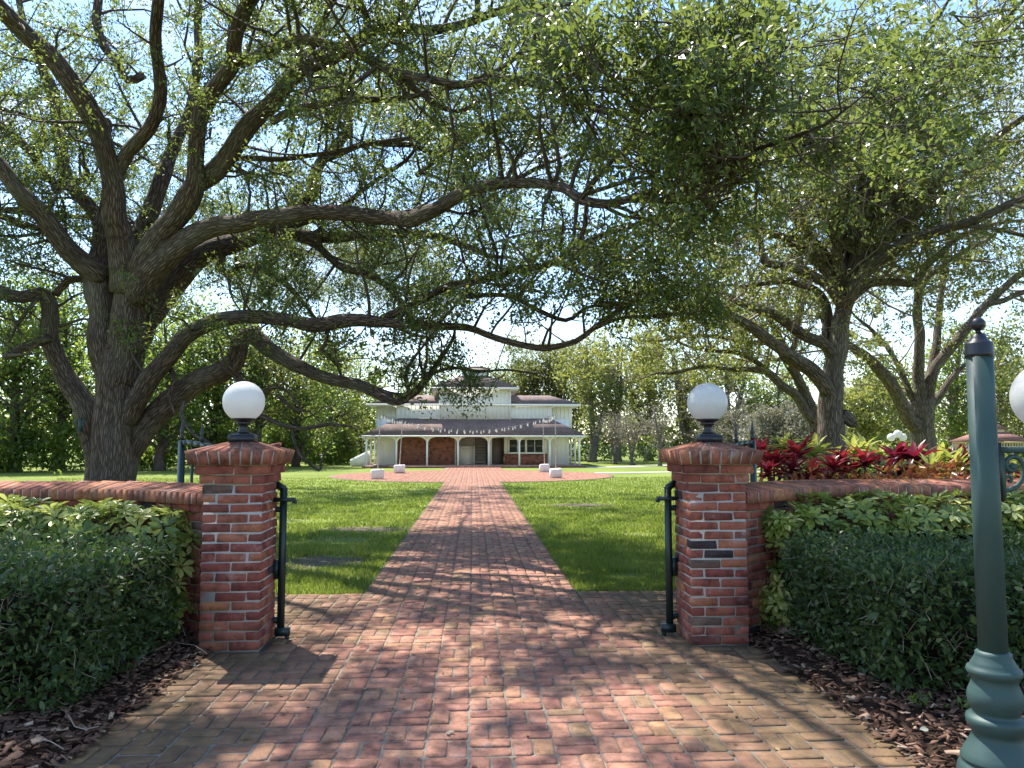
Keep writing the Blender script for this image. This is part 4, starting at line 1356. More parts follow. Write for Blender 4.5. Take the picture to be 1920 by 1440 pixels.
def leaf_full(pos, d, size, rng, ratio=0.45, up=0.5, fold=0.10, curl=0.0):
    """leaf with a folded midrib: two quads"""
    n = len(pos)
    rn = rng.normal(0, 1, (n, 3)); rn[:, 2] = np.abs(rn[:, 2]) + up
    side = norm(np.cross(d, rn))
    nn = np.cross(side, d)
    L = size[:, None]
    w = side * L * ratio * 0.5
    b, t = pos, pos + d * L - nn * L * curl
    a1, a2 = pos + d * L * 0.30 + nn * L * fold, pos + d * L * 0.68 + nn * L * (fold * 0.9 - curl * 0.4)
    V = np.stack([b, a1 + w * 0.95, a2 + w * 0.9, t, a2 - w * 0.9, a1 - w * 0.95], 1)
    F = (np.array([[0, 3, 2, 1], [0, 5, 4, 3]])[None] + (np.arange(n) * 6)[:, None, None]).reshape(-1, 4)
    return V.reshape(-1, 3), F

def randdir(rng, n):
    return norm(rng.normal(0, 1, (n, 3)))

def grow(rng, pts, r, nper, trange, lenr, spread, up, wig, k2, rscale=0.55, rmax=0.05, rmin=0.004):
    """children from every polyline in pts (N,k,3); returns (N*nper,k2,3) and radii"""
    N, k = pts.shape[:2]
    idx = np.repeat(np.arange(N), nper)
    M = len(idx)
    t = rng.uniform(trange[0], trange[1], M) * (k - 1)
    i0 = np.minimum(t.astype(int), k - 2)
    f = (t - i0)[:, None]
    p = pts[idx, i0] * (1 - f) + pts[idx, i0 + 1] * f
    rr = r[idx, i0] * (1 - f[:, 0]) + r[idx, i0 + 1] * f[:, 0]
    tan = norm(pts[idx, i0 + 1] - pts[idx, i0])
    q = randdir(rng, M)
    q = norm(q - tan * np.sum(q * tan, 1, keepdims=True))
    d = norm(tan * (1 - spread) + q * spread + np.array([0, 0, up]))
    L = rng.uniform(lenr[0], lenr[1], M)[:, None]
    step = L / (k2 - 1)
    out = np.zeros((M, k2, 3))
    out[:, 0] = p
    for j in range(1, k2):
        out[:, j] = out[:, j - 1] + d * step
        d = norm(d + rng.normal(0, wig, (M, 3)) + np.array([0, 0, up * 0.25]))
    r0 = np.clip(rr * rscale, rmin, rmax)
    R = r0[:, None] * np.linspace(1, 0.35, k2)[None]
    return out, np.maximum(R, rmin * 0.5)

def pieces(limbs, k=6, length=1.2, rmax=9.0):
    out, rr = [], []
    for pts, r in limbs:
        S = np.concatenate([[0], np.cumsum(np.linalg.norm(np.diff(pts, axis=0), axis=1))])
        n = max(1, int(round(S[-1] / length)))
        for a in range(n):
            s = np.linspace(S[-1] * a / n, S[-1] * (a + 1) / n, k)
            p = np.stack([np.interp(s, S, pts[:, c]) for c in range(3)], 1)
            q = np.interp(s, S, r)
            if q[0] <= rmax:
                out.append(p); rr.append(q)
    return np.array(out), np.array(rr)

def on_twigs(rng, pts, per, size, jit=0.03, t0=0.25):
    """leaf anchor points along twigs"""
    N, k = pts.shape[:2]
    idx = np.repeat(np.arange(N), per)
    t = rng.uniform(t0, 1.0, len(idx)) * (k - 1)
    i0 = np.minimum(t.astype(int), k - 2)
    f = (t - i0)[:, None]
    p = pts[idx, i0] * (1 - f) + pts[idx, i0 + 1] * f
    tan = norm(pts[idx, i0 + 1] - pts[idx, i0])
    d = norm(tan * 0.6 + randdir(rng, len(idx)) + np.array([0, 0, 0.1]))
    return p + rng.normal(0, jit, p.shape), d, rng.uniform(size[0], size[1], len(idx))

class Tree:
    def __init__(self, name, label, base, group=None, bark=None, twig=None, leaf=None, seed=1):
        self.root = thing(name, label, 'tree', base, group)
        self.rng = np.random.default_rng(seed)
        self.bark, self.twig, self.leaf = bark or M_BARK, twig or M_TWIG, leaf or M_LEAF
        self.limbs, self.br, self.lp, self.ld, self.ls = [], [], [], [], []
    def limb(self, pts, r, step=0.12, wob=0.055):
        p, rr = catmull(pts, r, step)
        n = len(p)
        w = self.rng.normal(0, 1, (n, 3))
        for _ in range(6):
            w[1:-1] = (w[:-2] + w[1:-1] * 2 + w[2:]) / 4
        env = np.minimum(1, np.minimum(np.arange(n), np.arange(n)[::-1]) / 4.0)[:, None]
        p = p + w * wob * env * np.minimum(1.0, rr[:, None] * 12)
        self.limbs.append((p, rr))
        return p, rr
    def add_branches(self, pts, r, sides=4):
        if len(pts): self.br.append((pts, r, sides))
    def leaves(self, pts, per, size, jit=0.03, t0=0.25):
        if not len(pts): return
        p, d, s = on_twigs(self.rng, pts, per, size, jit, t0)
        self.lp.append(p); self.ld.append(d); self.ls.append(s)
    def build(self, sides=14, ratio=0.45, rough=0.06):
        V, Q, B, n = [], [], [], 0
        caps = {}
        for p, rr in self.limbs:
            sd = sides if rr.max() > 0.12 else (9 if rr.max() > 0.05 else 6)
            v, q, b = sweep(p, rr, sd)
            # knobbly section
            c = np.repeat(p, sd, 0)
            nz = self.rng.normal(0, 1, (len(p), sd))
            for _ in range(3):
                nz = (np.roll(nz, 1, 1) + nz * 2 + np.roll(nz, -1, 1)) / 4
                nz[1:-1] = (nz[:-2] + nz[1:-1] * 2 + nz[2:]) / 4
            v = c + (v - c) * (1 + nz.reshape(-1, 1) * rough * 4)
            e = np.arange(sd)
            caps.setdefault(sd, []).extend([e[::-1] + n, e + n + (len(p) - 1) * sd])
            V.append(v); Q.append(q + n); B.append(b); n += len(v)
        obj('trunk', np.concatenate(V), [np.concatenate(Q)] + [np.array(c) for c in caps.values()], self.bark, self.root, True, vattr={'bark': np.concatenate(B)})
        V, Q, n = [], [], 0
        for p, r, sd in self.br:
            v, q, b = sweep_many(p, r, sd)
            V.append(v); Q.append(q + n); n += len(v)
        if V:
            obj('branches', np.concatenate(V), np.concatenate(Q), self.twig, self.root, True)['kind'] = 'stuff'
        if self.lp:
            p, d, s = np.concatenate(self.lp), np.concatenate(self.ld), np.concatenate(self.ls)
            v, f = leaf_quads(p, d, s, self.rng, ratio)
            obj('crown', v, f, self.leaf, self.root, vattr={'rnd': np.repeat(self.rng.random(len(p)), 4)})['kind'] = 'stuff'
            print(self.root.name, 'leaves', len(p))

RK = 0.90
def traced(tree, rows, Ys, tip=0.0):
    """rows of (px, py, r_px); Ys (start, end) or list; limb at those distances"""
    n = len(rows)
    if len(Ys) != n:
        Ys = np.interp(np.linspace(0, 1, n), np.linspace(0, 1, len(Ys)), Ys)
    pts = [tuple(P(a, b, y)) for (a, b, _), y in zip(rows, Ys)]
    r = [c * RK * y / FPX for (_, _, c), y in zip(rows, Ys)]
    if tip:
        d = Vector(pts[-1]) - Vector(pts[-2])
        d.normalize()
        q = Vector(pts[-1])
        for k in range(3):
            d = (d + Vector(tree.rng.normal(0, 0.22, 3)) + Vector((0, 0, 0.05))).normalized()
            q = q + d * tip / 3
            pts.append(tuple(q)); r.append(r[-1] * 0.72)
    return tree.limb(pts, r)

# ------------------------------------------------------------------ the great oak at left
def great_oak():
    t = Tree('oak_tree', 'huge spreading oak with dark furrowed trunk and long limbs left of the walk', tuple(P(212, 830, 14).xy) + (0,), seed=101)
    Yt = 14.0
    bx, by = t.root.location.x, t.root.location.y
    foot = lambda px, y, r: [(px - 1, 1015, r * 1.5), (px, 975, r * 1.18), (px, 935, r * 1.05)]
    # stems
    traced(t, [(212, 990, 62), (213, 950, 48), (214, 895, 43), (216, 850, 41), (217, 800, 40), (220, 740, 41), (223, 705, 41), (226, 670, 36), (228, 640, 26), (229, 615, 12)], [14])
    traced(t, [(212, 720, 32), (203, 680, 31), (196, 630, 29), (192, 580, 27), (188, 530, 28), (182, 505, 26)], [14.1])
    traced(t, [(225, 720, 36), (236, 670, 35), (243, 610, 33), (244, 560, 32), (243, 525, 32)], [13.95])
    A1 = traced(t, [(188, 520, 24), (165, 500, 22), (130, 470, 21), (100, 430, 20), (72, 390, 19), (40, 360, 17), (0, 315, 16), (-60, 265, 14), (-140, 230, 11), (-240, 200, 8)], (14, 13.2, 12.5), 1.5)
    A2 = traced(t, [(184, 510, 20), (186, 450, 16), (194, 400, 14), (203, 350, 13), (212, 320, 11)], (14.1, 14.3))
    B1 = traced(t, [(243, 540, 34), (236, 510, 31), (228, 480, 28), (220, 430, 25), (213, 390, 23), (206, 330, 21), (196, 275, 20), (183, 235, 21), (165, 213, 21), (140, 170, 21), (92, 102, 20), (42, 50, 19), (0, 15, 18), (-60, -40, 16), (-150, -110, 12), (-250, -160, 8)],
                (13.9, 13.3, 12.4, 11.0), 1.5)
    traced(t, [(192, 262, 14), (197, 240, 14), (199, 229, 13.5), (199.5, 228, 9)], [13.2])
    B2 = traced(t, [(216, 335, 14), (232, 295, 14), (258, 270, 14), (285, 240, 13), (297, 205, 13), (298, 150, 13), (291, 90, 12), (293, 40, 12), (298, -10, 11), (310, -80, 9), (335, -160, 7)], (13.4, 12.6, 11.5), 1.5)
    C1 = traced(t, [(250, 530, 30), (262, 500, 27), (298, 455, 25), (335, 405, 24), (355, 380, 23), (368, 345, 20), (368, 285, 17), (380, 215, 17), (415, 152, 17), (438, 115, 17), (445, 65, 15), (478, -5, 14), (510, -70, 12), (560, -150, 9)], (13.9, 13.2, 12.2, 11.0), 1.5)
    C2 = traced(t, [(438, 118, 12), (480, 106, 12), (530, 82, 12), (580, 74, 12), (640, 90, 11), (695, 116, 10), (750, 136, 9), (820, 150, 9), (870, 157, 8), (960, 148, 7), (1040, 165, 6), (1100, 190, 5)], (12.3, 11, 10, 9.6), 0.8)
    D1 = traced(t, [(372, 350, 20), (398, 325, 22), (436, 280, 21), (478, 226, 20), (508, 190, 19), (524, 165, 17), (570, 132, 16), (622, 108, 15), (668, 78, 13), (720, 56, 12), (800, 54, 11), (875, 40, 9), (950, 22, 8), (1040, 10, 6)], (13.4, 12.5, 11.5, 10.5), 1.0)
    D2 = traced(t, [(510, 228, 9), (560, 205, 8.5), (640, 191, 8), (740, 186, 7), (820, 170, 6), (890, 160, 5)], (12.6, 11.5), 0.7)
    D3 = traced(t, [(668, 80, 9), (690, 40, 8), (672, 5, 8), (668, -60, 6)], (11.7, 11), 0.8)
    D4 = traced(t, [(600, 110, 8), (585, 90, 7), (600, 45, 7), (625, 0, 6), (650, -70, 5)], (11.9, 11.2), 0.8)
    E1 = traced(t, [(255, 560, 32), (272, 525, 30), (318, 478, 25), (360, 442, 22), (410, 421, 20), (450, 420, 18), (520, 405, 17), (600, 399, 16), (675, 404, 16), (745, 411, 16), (780, 410, 17), (825, 386, 15), (875, 356, 14), (950, 343, 12), (1010, 341, 11),
                    (1060, 351, 11), (1095, 380, 11), (1140, 383, 10), (1200, 365, 8), (1260, 345, 7), (1310, 322, 6), (1385, 292, 5.5), (1470, 262, 5), (1545, 235, 4)], (13.9, 13.2, 12.0, 9.8, 7.9, 6.4), 0.5)
    E2 = traced(t, [(1170, 376, 6), (1230, 374, 6), (1280, 378, 5.5), (1322, 361, 5), (1360, 338, 4)], (7.8, 7.0), 0.4)
    E3 = traced(t, [(1100, 385, 6), (1098, 420, 5), (1086, 455, 5)], (8.5, 8.7))
    E4 = traced(t, [(1090, 372, 7), (1150, 300, 6), (1230, 240, 5), (1300, 170, 5), (1380, 120, 4)], (8.6, 7.4, 6.7), 0.5)
    F0 = traced(t, [(244, 668, 20), (258, 632, 28), (274, 598, 30), (308, 547, 28), (358, 500, 26), (408, 470, 22), (448, 456, 20), (500, 440, 18), (530, 425, 16), (556, 390, 14), (581, 370, 13), (594, 322, 12), (605, 295, 11), (640, 260, 10), (655, 220, 9), (660, 176, 8), (636, 140, 6)], (14.2, 15, 15.8, 16.2), 1.2)
    F2 = traced(t, [(510, 440, 12), (560, 440, 12), (610, 444, 11), (680, 440, 10), (770, 436, 9), (850, 452, 7), (920, 480, 5)], (15.4, 14.8, 14), 0.8)
    F3 = traced(t, [(556, 446, 8), (600, 464, 8), (640, 500, 8), (680, 515, 7.5), (722, 537, 7), (756, 572, 6), (770, 600, 5)], (15.2, 14.4), 0.5)
    F4 = traced(t, [(490, 446, 10), (520, 430, 10), (420, 500, 8), (395, 510, 8)][:2] + [(560, 420, 7), (620, 400, 6), (690, 350, 5), (760, 300, 4)], (15.6, 15), 1)
    F5 = traced(t, [(420, 470, 9), (408, 505, 9), (430, 515, 8), (470, 498, 7), (520, 520, 6), (560, 560, 5), (590, 595, 4)], (15.5, 15), 0.6)
    G1 = traced(t, [(240, 790, 19), (256, 755, 21), (283, 709, 20), (319, 667, 18), (358, 632, 17), (397, 611, 16), (436, 600, 15), (485, 596, 14), (531, 602, 14), (581, 608, 15), (637, 600, 15), (680, 595, 13), (716, 601, 12), (760, 612, 9), (815, 612, 8), (880, 614, 8),
                    (930, 632, 7), (985, 648, 7), (1028, 653, 7), (1078, 639, 6), (1107, 618, 5.5), (1150, 588, 5), (1200, 562, 4)], (13.9, 13.4, 12.6, 12, 11.5), 0.6)
    G2 = traced(t, [(716, 598, 9), (763, 578, 8), (838, 534, 8), (917, 518, 8), (968, 506, 8), (1028, 497, 7.5), (1075, 467, 7), (1123, 443, 6.5), (1194, 423, 5.5), (1257, 400, 4)], (12.7, 11.5, 10.6), 0.6)
    G3 = traced(t, [(870, 560, 5), (905, 553, 5), (960, 556, 5), (1000, 580, 5), (1060, 600, 5), (1100, 575, 4), (1150, 570, 3.5), (1240, 560, 3)], (12, 11.2), 0.4)
    G4 = traced(t, [(1107, 620, 4.5), (1160, 598, 4), (1220, 592, 3.5), (1290, 588, 3)], (11.6, 11.2), 0.4)
    G5 = traced(t, [(610, 610, 6), (614, 640, 6), (600, 655, 5), (615, 668, 4)], (12.9, 12.9), 0.3)
    H1 = traced(t, [(232, 880, 22), (250, 838, 25), (275, 795, 24), (308, 758, 24), (347, 730, 23), (382, 710, 22), (418, 696, 22), (439, 675, 20), (449, 648, 19), (458, 632, 17), (478, 632, 17), (497, 646, 17), (524, 667, 16), (556, 684, 15), (602, 702, 14), (637, 713, 13), (672, 723, 12.5),
                    (715, 737, 12), (745, 742, 11), (770, 737, 9), (792, 722, 8), (808, 704, 7), (818, 684, 5), (835, 660, 4), (850, 630, 3.5)], (14.2, 13.8, 13.4, 13), 0.4)
    H2 = traced(t, [(700, 738, 8), (720, 748, 9), (748, 752, 7), (765, 750, 4)], (13.1, 13.0))
    H3 = traced(t, [(812, 700, 4), (850, 690, 3.5), (900, 697, 3), (950, 693, 2.5), (1000, 700, 1.6)], (13, 12.8), 0.3)
    H4 = traced(t, [(770, 738, 5), (760, 705, 5), (775, 670, 4), (800, 640, 3)], (13, 13), 0.4)
    for rows in ([(448, 700, 8), (452, 725, 8), (478, 768, 6), (505, 785, 5), (560, 802, 4), (620, 796, 3.5), (655, 800, 2.5)],
                 [(470, 760, 4), (500, 730, 3.5), (530, 728, 3), (560, 760, 2.5), (565, 772, 2)],
                 [(520, 742, 3.5), (552, 768, 3), (580, 772, 2), (598, 790, 1.5)],
                 [(545, 800, 3.5), (560, 850, 3), (598, 882, 3), (601, 870, 2.5), (612, 845, 2)],
                 [(345, 752, 5), (340, 780, 5), (360, 812, 4), (395, 832, 4), (420, 850, 3)],
                 [(318, 690, 6), (330, 715, 5), (318, 740, 4), (325, 770, 2)]):
        traced(t, rows, (13.8, 13.4), 0.2)
    I1 = traced(t, [(184, 990, 38), (183, 940, 28), (181, 895, 25), (178, 835, 25), (166, 790, 26), (150, 748, 22), (128, 706, 20), (105, 664, 19), (93, 630, 17), (97, 594, 16), (92, 565, 16), (74, 551, 14), (38, 558, 13), (0, 550, 13), (-60, 520, 11), (-140, 505, 8)], (14.7, 14.4, 13.8), 1)
    I2 = traced(t, [(92, 632, 11), (50, 650, 10), (25, 662, 9), (8, 672, 7)], (14.2, 14))
    I3 = traced(t, [(188, 530, 9), (150, 525, 8), (125, 530, 8), (104, 552, 7)], (14.1, 14.3))
    J1 = traced(t, [(240, 520, 20), (252, 460, 19), (280, 400, 18), (308, 342, 17), (322, 300, 14), (336, 262, 12), (360, 190, 10), (370, 100, 9), (372, 0, 8), (380, -80, 6)], (14.6, 15.4, 15.6), 1)
    K1 = traced(t, [(190, 500, 18), (180, 415, 15), (142, 366, 14), (121, 320, 13), (111, 250, 13), (100, 165, 12), (80, 128, 9), (50, 60, 7), (30, -20, 6)], (14.6, 15.4, 15.6), 1)
    L1 = traced(t, [(112, 345, 8), (86, 330, 8), (62, 290, 8), (0, 235, 7), (-60, 190, 6)], (15.2, 14.5), 1)
    L2 = traced(t, [(98, 352, 7), (130, 345, 7), (158, 335, 6), (162, 320, 5), (150, 300, 4)], (14.3, 14.3))
    M1 = traced(t, [(270, 140, 9), (240, 150, 9), (220, 115, 9), (187, 75, 9), (180, 0, 9), (185, -80, 7)], (15.6, 15.2), 1)
    M2 = traced(t, [(150, 495, 8), (100, 440, 7), (50, 420, 7), (0, 405, 7), (-60, 398, 6)], (14.6, 14), 1)
    M3 = traced(t, [(70, 560, 5), (40, 600, 4), (20, 640, 3)], (14, 14), 0.5)
    M4 = traced(t, [(395, 330, 7), (430, 300, 6), (520, 300, 6), (590, 290, 5), (700, 270, 5), (800, 260, 4)], (13.2, 13.6), 0.8)
    M5 = traced(t, [(605, 300, 7), (690, 270, 7), (760, 270, 6), (830, 285, 6), (900, 250, 5), (960, 215, 4)], (15.6, 14.8, 14), 0.8)
    M6 = traced(t, [(780, 330, 6), (830, 290, 6), (880, 250, 6), (940, 228, 5), (1020, 220, 4)], (13, 12.4), 0.8)
    M7 = traced(t, [(700, 116, 7), (790, 175, 6), (850, 210, 5), (900, 190, 4)], (11.3, 11), 0.6)
    M8 = traced(t, [(870, 156, 6), (950, 120, 6), (1010, 60, 5), (1040, 10, 5), (1060, -50, 4)], (10, 9.6), 0.6)
    M9 = traced(t, [(965, 150, 7), (1040, 170, 7), (1100, 200, 6), (1170, 215, 5), (1230, 200, 4)], (9.8, 9.4), 0.5)
    # limbs leaving the frame, added for their shade over camera, walk and lawn
    rng = t.rng
    ends = [(l[0][-4], l[1][-4]) for l in (A1, B1, B2, C1, D1, D3, D4, J1, K1, M1, M8, F0, M2, L1)]
    for tgt in ((-4.0, 7.6, 9.0), (-2.4, 5.2, 9.6), (-6.2, 5.2, 9.0), (-9.5, 8.0, 9.3), (-13, 11, 8.5), (-12, 17, 8.5), (-8.5, 21, 9.2), (-2.4, 17.5, 9.6), (-0.6, 8.6, 9.6),
                (-6.2, 26.0, 8.2), (-3.2, 23.0, 8.8), (-8.5, 27.5, 7.6), (-0.5, 20.5, 8.8), (1.8, 10.5, 9.6), (-3.4, 28.0, 7.4), (-5.2, 18.5, 10.0)):
        b = Vector(tgt)
        e, re = min(ends, key=lambda q: (Vector(q[0]) - b).length + max(0, q[0][2] - tgt[2]) * 2)
        a = Vector(e)
        re = min(max(re, 0.05), 0.09)
        mid1 = a.lerp(b, 0.33) + Vector((rng.normal(0, 0.3), rng.normal(0, 0.3), 0.5))
        mid2 = a.lerp(b, 0.67) + Vector((rng.normal(0, 0.4), rng.normal(0, 0.4), 0.5))
        t.limb([tuple(a), tuple(mid1), tuple(mid2), tuple(b), tuple(b + (b - mid2) * 0.3 + Vector((0, 0, -0.2)))], [re, re * 0.85, re * 0.6, re * 0.35, re * 0.2])

    # side branches, twigs, leaves
    pp, pr = pieces(t.limbs, 6, 1.0, 0.20)
    seen = (pp[:, 3, 2] < 1.5 + 0.60 * np.maximum(pp[:, 3, 1], 0)) | (rng.random(len(pp)) < 0.25)
    pp, pr = pp[seen], pr[seen]
    thick = pr[:, 0] > 0.10
    b1, r1 = grow(rng, pp[~thick], pr[~thick], 4, (0, 1), (0.7, 1.9), 0.72, 0.16, 0.16, 6, 0.5, 0.035, 0.010)
    b1b, r1b = grow(rng, pp[thick], pr[thick], 2, (0, 1), (0.5, 1.7), 0.85, 0.20, 0.18, 6, 0.4, 0.03, 0.009)
    b1, r1 = np.concatenate([b1, b1b]), np.concatenate([r1, r1b])
    # keep the view of house and lawn free: nothing low over the walk
    def clear(b, r):
        e = b[:, -1]
        sx = 887 + e[:, 0] / np.maximum(e[:, 1], 0.5) * FPX
        sy = 830 - (e[:, 2] - 1.5) / np.maximum(e[:, 1], 0.5) * FPX
        lim = np.where(sx < 480, 700, np.where(sx < 860, 690, np.where(sx < 1120, 585, 610)))
        bad = (sy > lim) & (e[:, 1] > 2) & (e[:, 1] < 34)
        low = (e[:, 2] < 3.0)
        return b[~(bad | low)], r[~(bad | low)]
    b1, r1 = clear(b1, r1)
    b2, r2 = grow(rng, b1, r1, 4, (0.25, 1), (0.35, 0.95), 0.62, 0.10, 0.25, 3, 0.6, 0.012, 0.0045)
    b2, r2 = clear(b2, r2)
    b3, r3 = grow(rng, b2, r2, 2, (0.3, 1), (0.16, 0.42), 0.6, 0.06, 0.25, 3, 0.7, 0.006, 0.0035)
    t.add_branches(b1, r1, 4); t.add_branches(b2, r2, 3); t.add_branches(b3, r3, 3)
    t.leaves(b3, 27, (0.052, 0.094), 0.07, 0.05)
    t.leaves(b2, 4, (0.055, 0.09), 0.04, 0.5)
    # dense pads of foliage where the photograph shows them
    allp = np.concatenate([p for p, _ in t.limbs])
    pads = [(1230, 95, 8.6, .75, 26), (1150, 60, 8.8, .7, 22), (1340, 140, 8.8, .75, 26), (1250, 215, 9, .6, 18), (1390, 50, 9, .7, 22), (1500, 110, 9, .75, 24), (1600, 90, 9.2, .75, 24), (1700, 130, 9.5, .75, 24),
            (1800, 110, 9.6, .75, 22), (1860, 215, 9.8, .65, 18), (1475, 235, 8.8, .6, 20), (1570, 275, 9, .6, 20), (1650, 225, 9.2, .7, 22), (1745, 270, 9.6, .65, 18), (1400, 320, 9.2, .5, 14), (1500, 330, 9.2, .5, 12),
            (1060, 130, 9.2, .6, 12), (1200, 300, 9.6, .55, 14), (1120, 280, 10, .55, 12), (870, 480, 11.6, .6, 14), (900, 560, 11.6, .6, 14), (1000, 545, 11.2, .6, 16), (1100, 510, 10.6, .65, 20), (1190, 490, 10.4, .65, 22),
            (1260, 450, 10.2, .65, 20), (1310, 520, 10.3, .6, 20), (1250, 560, 10.6, .55, 18), (1160, 560, 10.8, .5, 16), (1345, 590, 10.4, .45, 12), (800, 585, 12.2, .55, 12), (1040, 430, 10.8, .5, 10), (1340, 420, 9.8, .6, 14),
            (740, 640, 12.8, .55, 7), (830, 665, 12.8, .45, 5), (870, 735, 12.8, .4, 4), (790, 690, 12.9, .4, 4), (770, 715, 12.9, .35, 3), (850, 700, 12.9, .35, 4), (720, 690, 13, .4, 4), (890, 750, 12.8, .22, 3), (820, 755, 12.9, .3, 4), (700, 480, 13.6, .6, 8), (620, 640, 13, .5, 6), (1000, 250, 10.2, .6, 10), (900, 330, 11.5, .6, 8),
            (560, 560, 14.5, .7, 8), (480, 540, 15, .7, 8), (330, 570, 15.5, .8, 8), (60, 620, 14.5, .7, 10), (40, 480, 14, .7, 10), (960, 60, 9.4, .6, 12), (1900, 60, 9.6, .7, 20)]
    bb, rr = [], []
    for px, py, Y, R, nb in pads:
        if Y < 9.9:
            kf = rng.uniform(0.66, 0.80) if px < 1450 else rng.uniform(0.85, 1.22)
            Y, R, nb = Y * kf, R * (kf + 0.06), int(nb * (0.9 if px < 1450 else 0.75))
        elif Y < 12:
            nb = int(nb * 0.6)
        c = np.array(P(px, py, Y))
        near = allp[np.argsort(np.linalg.norm(allp - c, axis=1))[:40]]
        for k in range(nb):
            e = c + randdir(rng, 1)[0] * np.array([R, R, R * 0.62]) * rng.random() ** 0.33
            o = near[rng.integers(0, 40)]
            dist = np.linalg.norm(e - o)
            if dist > 1.3: o = e + (o - e) / dist * rng.uniform(0.5, 1.1)
            s = np.linspace(0, 1, 6)[:, None]
            sag = np.sin(s * np.pi) * rng.normal(0, 0.08, 3)
            bb.append(o * (1 - s) + e * s + sag)
            rr.append(np.linspace(0.012, 0.005, 6))
    # overhead leaf clumps, added to shade the paving, left hedge and lawn
    for x, y, z, R, nb in [(rng.uniform(-6.0, -0.2), rng.uniform(6.0, 11.0), rng.uniform(7.9, 9.6), rng.uniform(0.25, 0.48), 7) for _ in range(38)] + \
                          [(rng.uniform(-8.5, -1.0), rng.uniform(23.0, 31.0), rng.uniform(6.6, 8.8), rng.uniform(0.8, 1.2), 17) for _ in range(28)] + \
                          [(rng.uniform(-5.5, 0.5), rng.uniform(12, 20), rng.uniform(8.5, 10), rng.uniform(0.5, 0.8), 13) for _ in range(4)] + \
                          [(rng.uniform(-6.8, -4.3), rng.uniform(7.2, 8.4), rng.uniform(8.0, 8.8), rng.uniform(0.6, 0.8), 14) for _ in range(7)] + \
                          [(rng.uniform(-1.2, 2.5), rng.uniform(19, 27), rng.uniform(7.6, 9.4), rng.uniform(0.6, 0.9), 13) for _ in range(7)]:
        if z < 1.5 + 0.62 * y and y < 12: z = 1.5 + 0.64 * y
        c = np.array([x, y, z])
        near = allp[np.argsort(np.linalg.norm(allp - c, axis=1))[:40]]
        for k in range(nb):
            e = c + randdir(rng, 1)[0] * np.array([R, R, R * 0.6]) * rng.random() ** 0.33
            o = near[rng.integers(0, 40)]
            dist = np.linalg.norm(e - o)
            if dist > 1.3: o = e + (o - e) / dist * rng.uniform(0.5, 1.1)
            s = np.linspace(0, 1, 6)[:, None]
            bb.append(o * (1 - s) + e * s + np.sin(s * np.pi) * rng.normal(0, 0.08, 3))
            rr.append(np.linspace(0.012, 0.005, 6))
    bb, rr = np.array(bb), np.array(rr)
    c2, q2 = grow(rng, bb, rr, 5, (0.35, 1), (0.2, 0.5), 0.6, 0.06, 0.2, 4, 0.7, 0.008, 0.004)
    t.add_branches(bb, rr, 4); t.add_branches(c2, q2, 3)
    t.leaves(c2, 12, (0.058, 0.105), 0.07, 0.1)
    t.build(16)
    return t
great_oak()
box_ = MB()
p_ = P(151, 797, 13.8)
box_.box(p_.x - 0.03, p_.x + 0.03, p_.y - 0.03, p_.y + 0.03, p_.z - 0.11, p_.z + 0.11)
box_.box(p_.x - 0.04, p_.x + 0.04, p_.y - 0.04, p_.y + 0.04, p_.z + 0.11, p_.z + 0.125)
tag(box_.build('green_box', M_GREEN), 'small narrow green box fixed to the rear stem of the great oak', 'box')

# ------------------------------------------------------------------ oaks at right
def finish_oak(t, n1, n2, n3, per, size, zmin, l1=(0.7, 2.0), rng=None, pads=(), extra=0.8):
    rng = t.rng
    pp, pr = pieces(t.limbs, 6, 1.0, 0.11)
    b1, r1 = grow(rng, pp, pr, n1, (0, 1), l1, 0.72, 0.14, 0.16, 6, 0.5, 0.03, 0.010)
    ok = b1[:, -1, 2] > zmin
    b1, r1 = b1[ok], r1[ok]
    b2, r2 = grow(rng, b1, r1, n2, (0.25, 1), (0.4, 1.0), 0.6, 0.08, 0.2, 4, 0.6, 0.012, 0.006)
    ok = b2[:, -1, 2] > zmin
    b2, r2 = b2[ok], r2[ok]
    b3, r3 = grow(rng, b2, r2, n3, (0.3, 1), (0.2, 0.5), 0.6, 0.04, 0.22, 3, 0.7, 0.007, 0.004)
    t.add_branches(b1, r1, 4); t.add_branches(b2, r2, 3)
    keep = rng.random(len(b3)) < extra
    t.leaves(b3[keep], per, size, 0.05, 0.1)

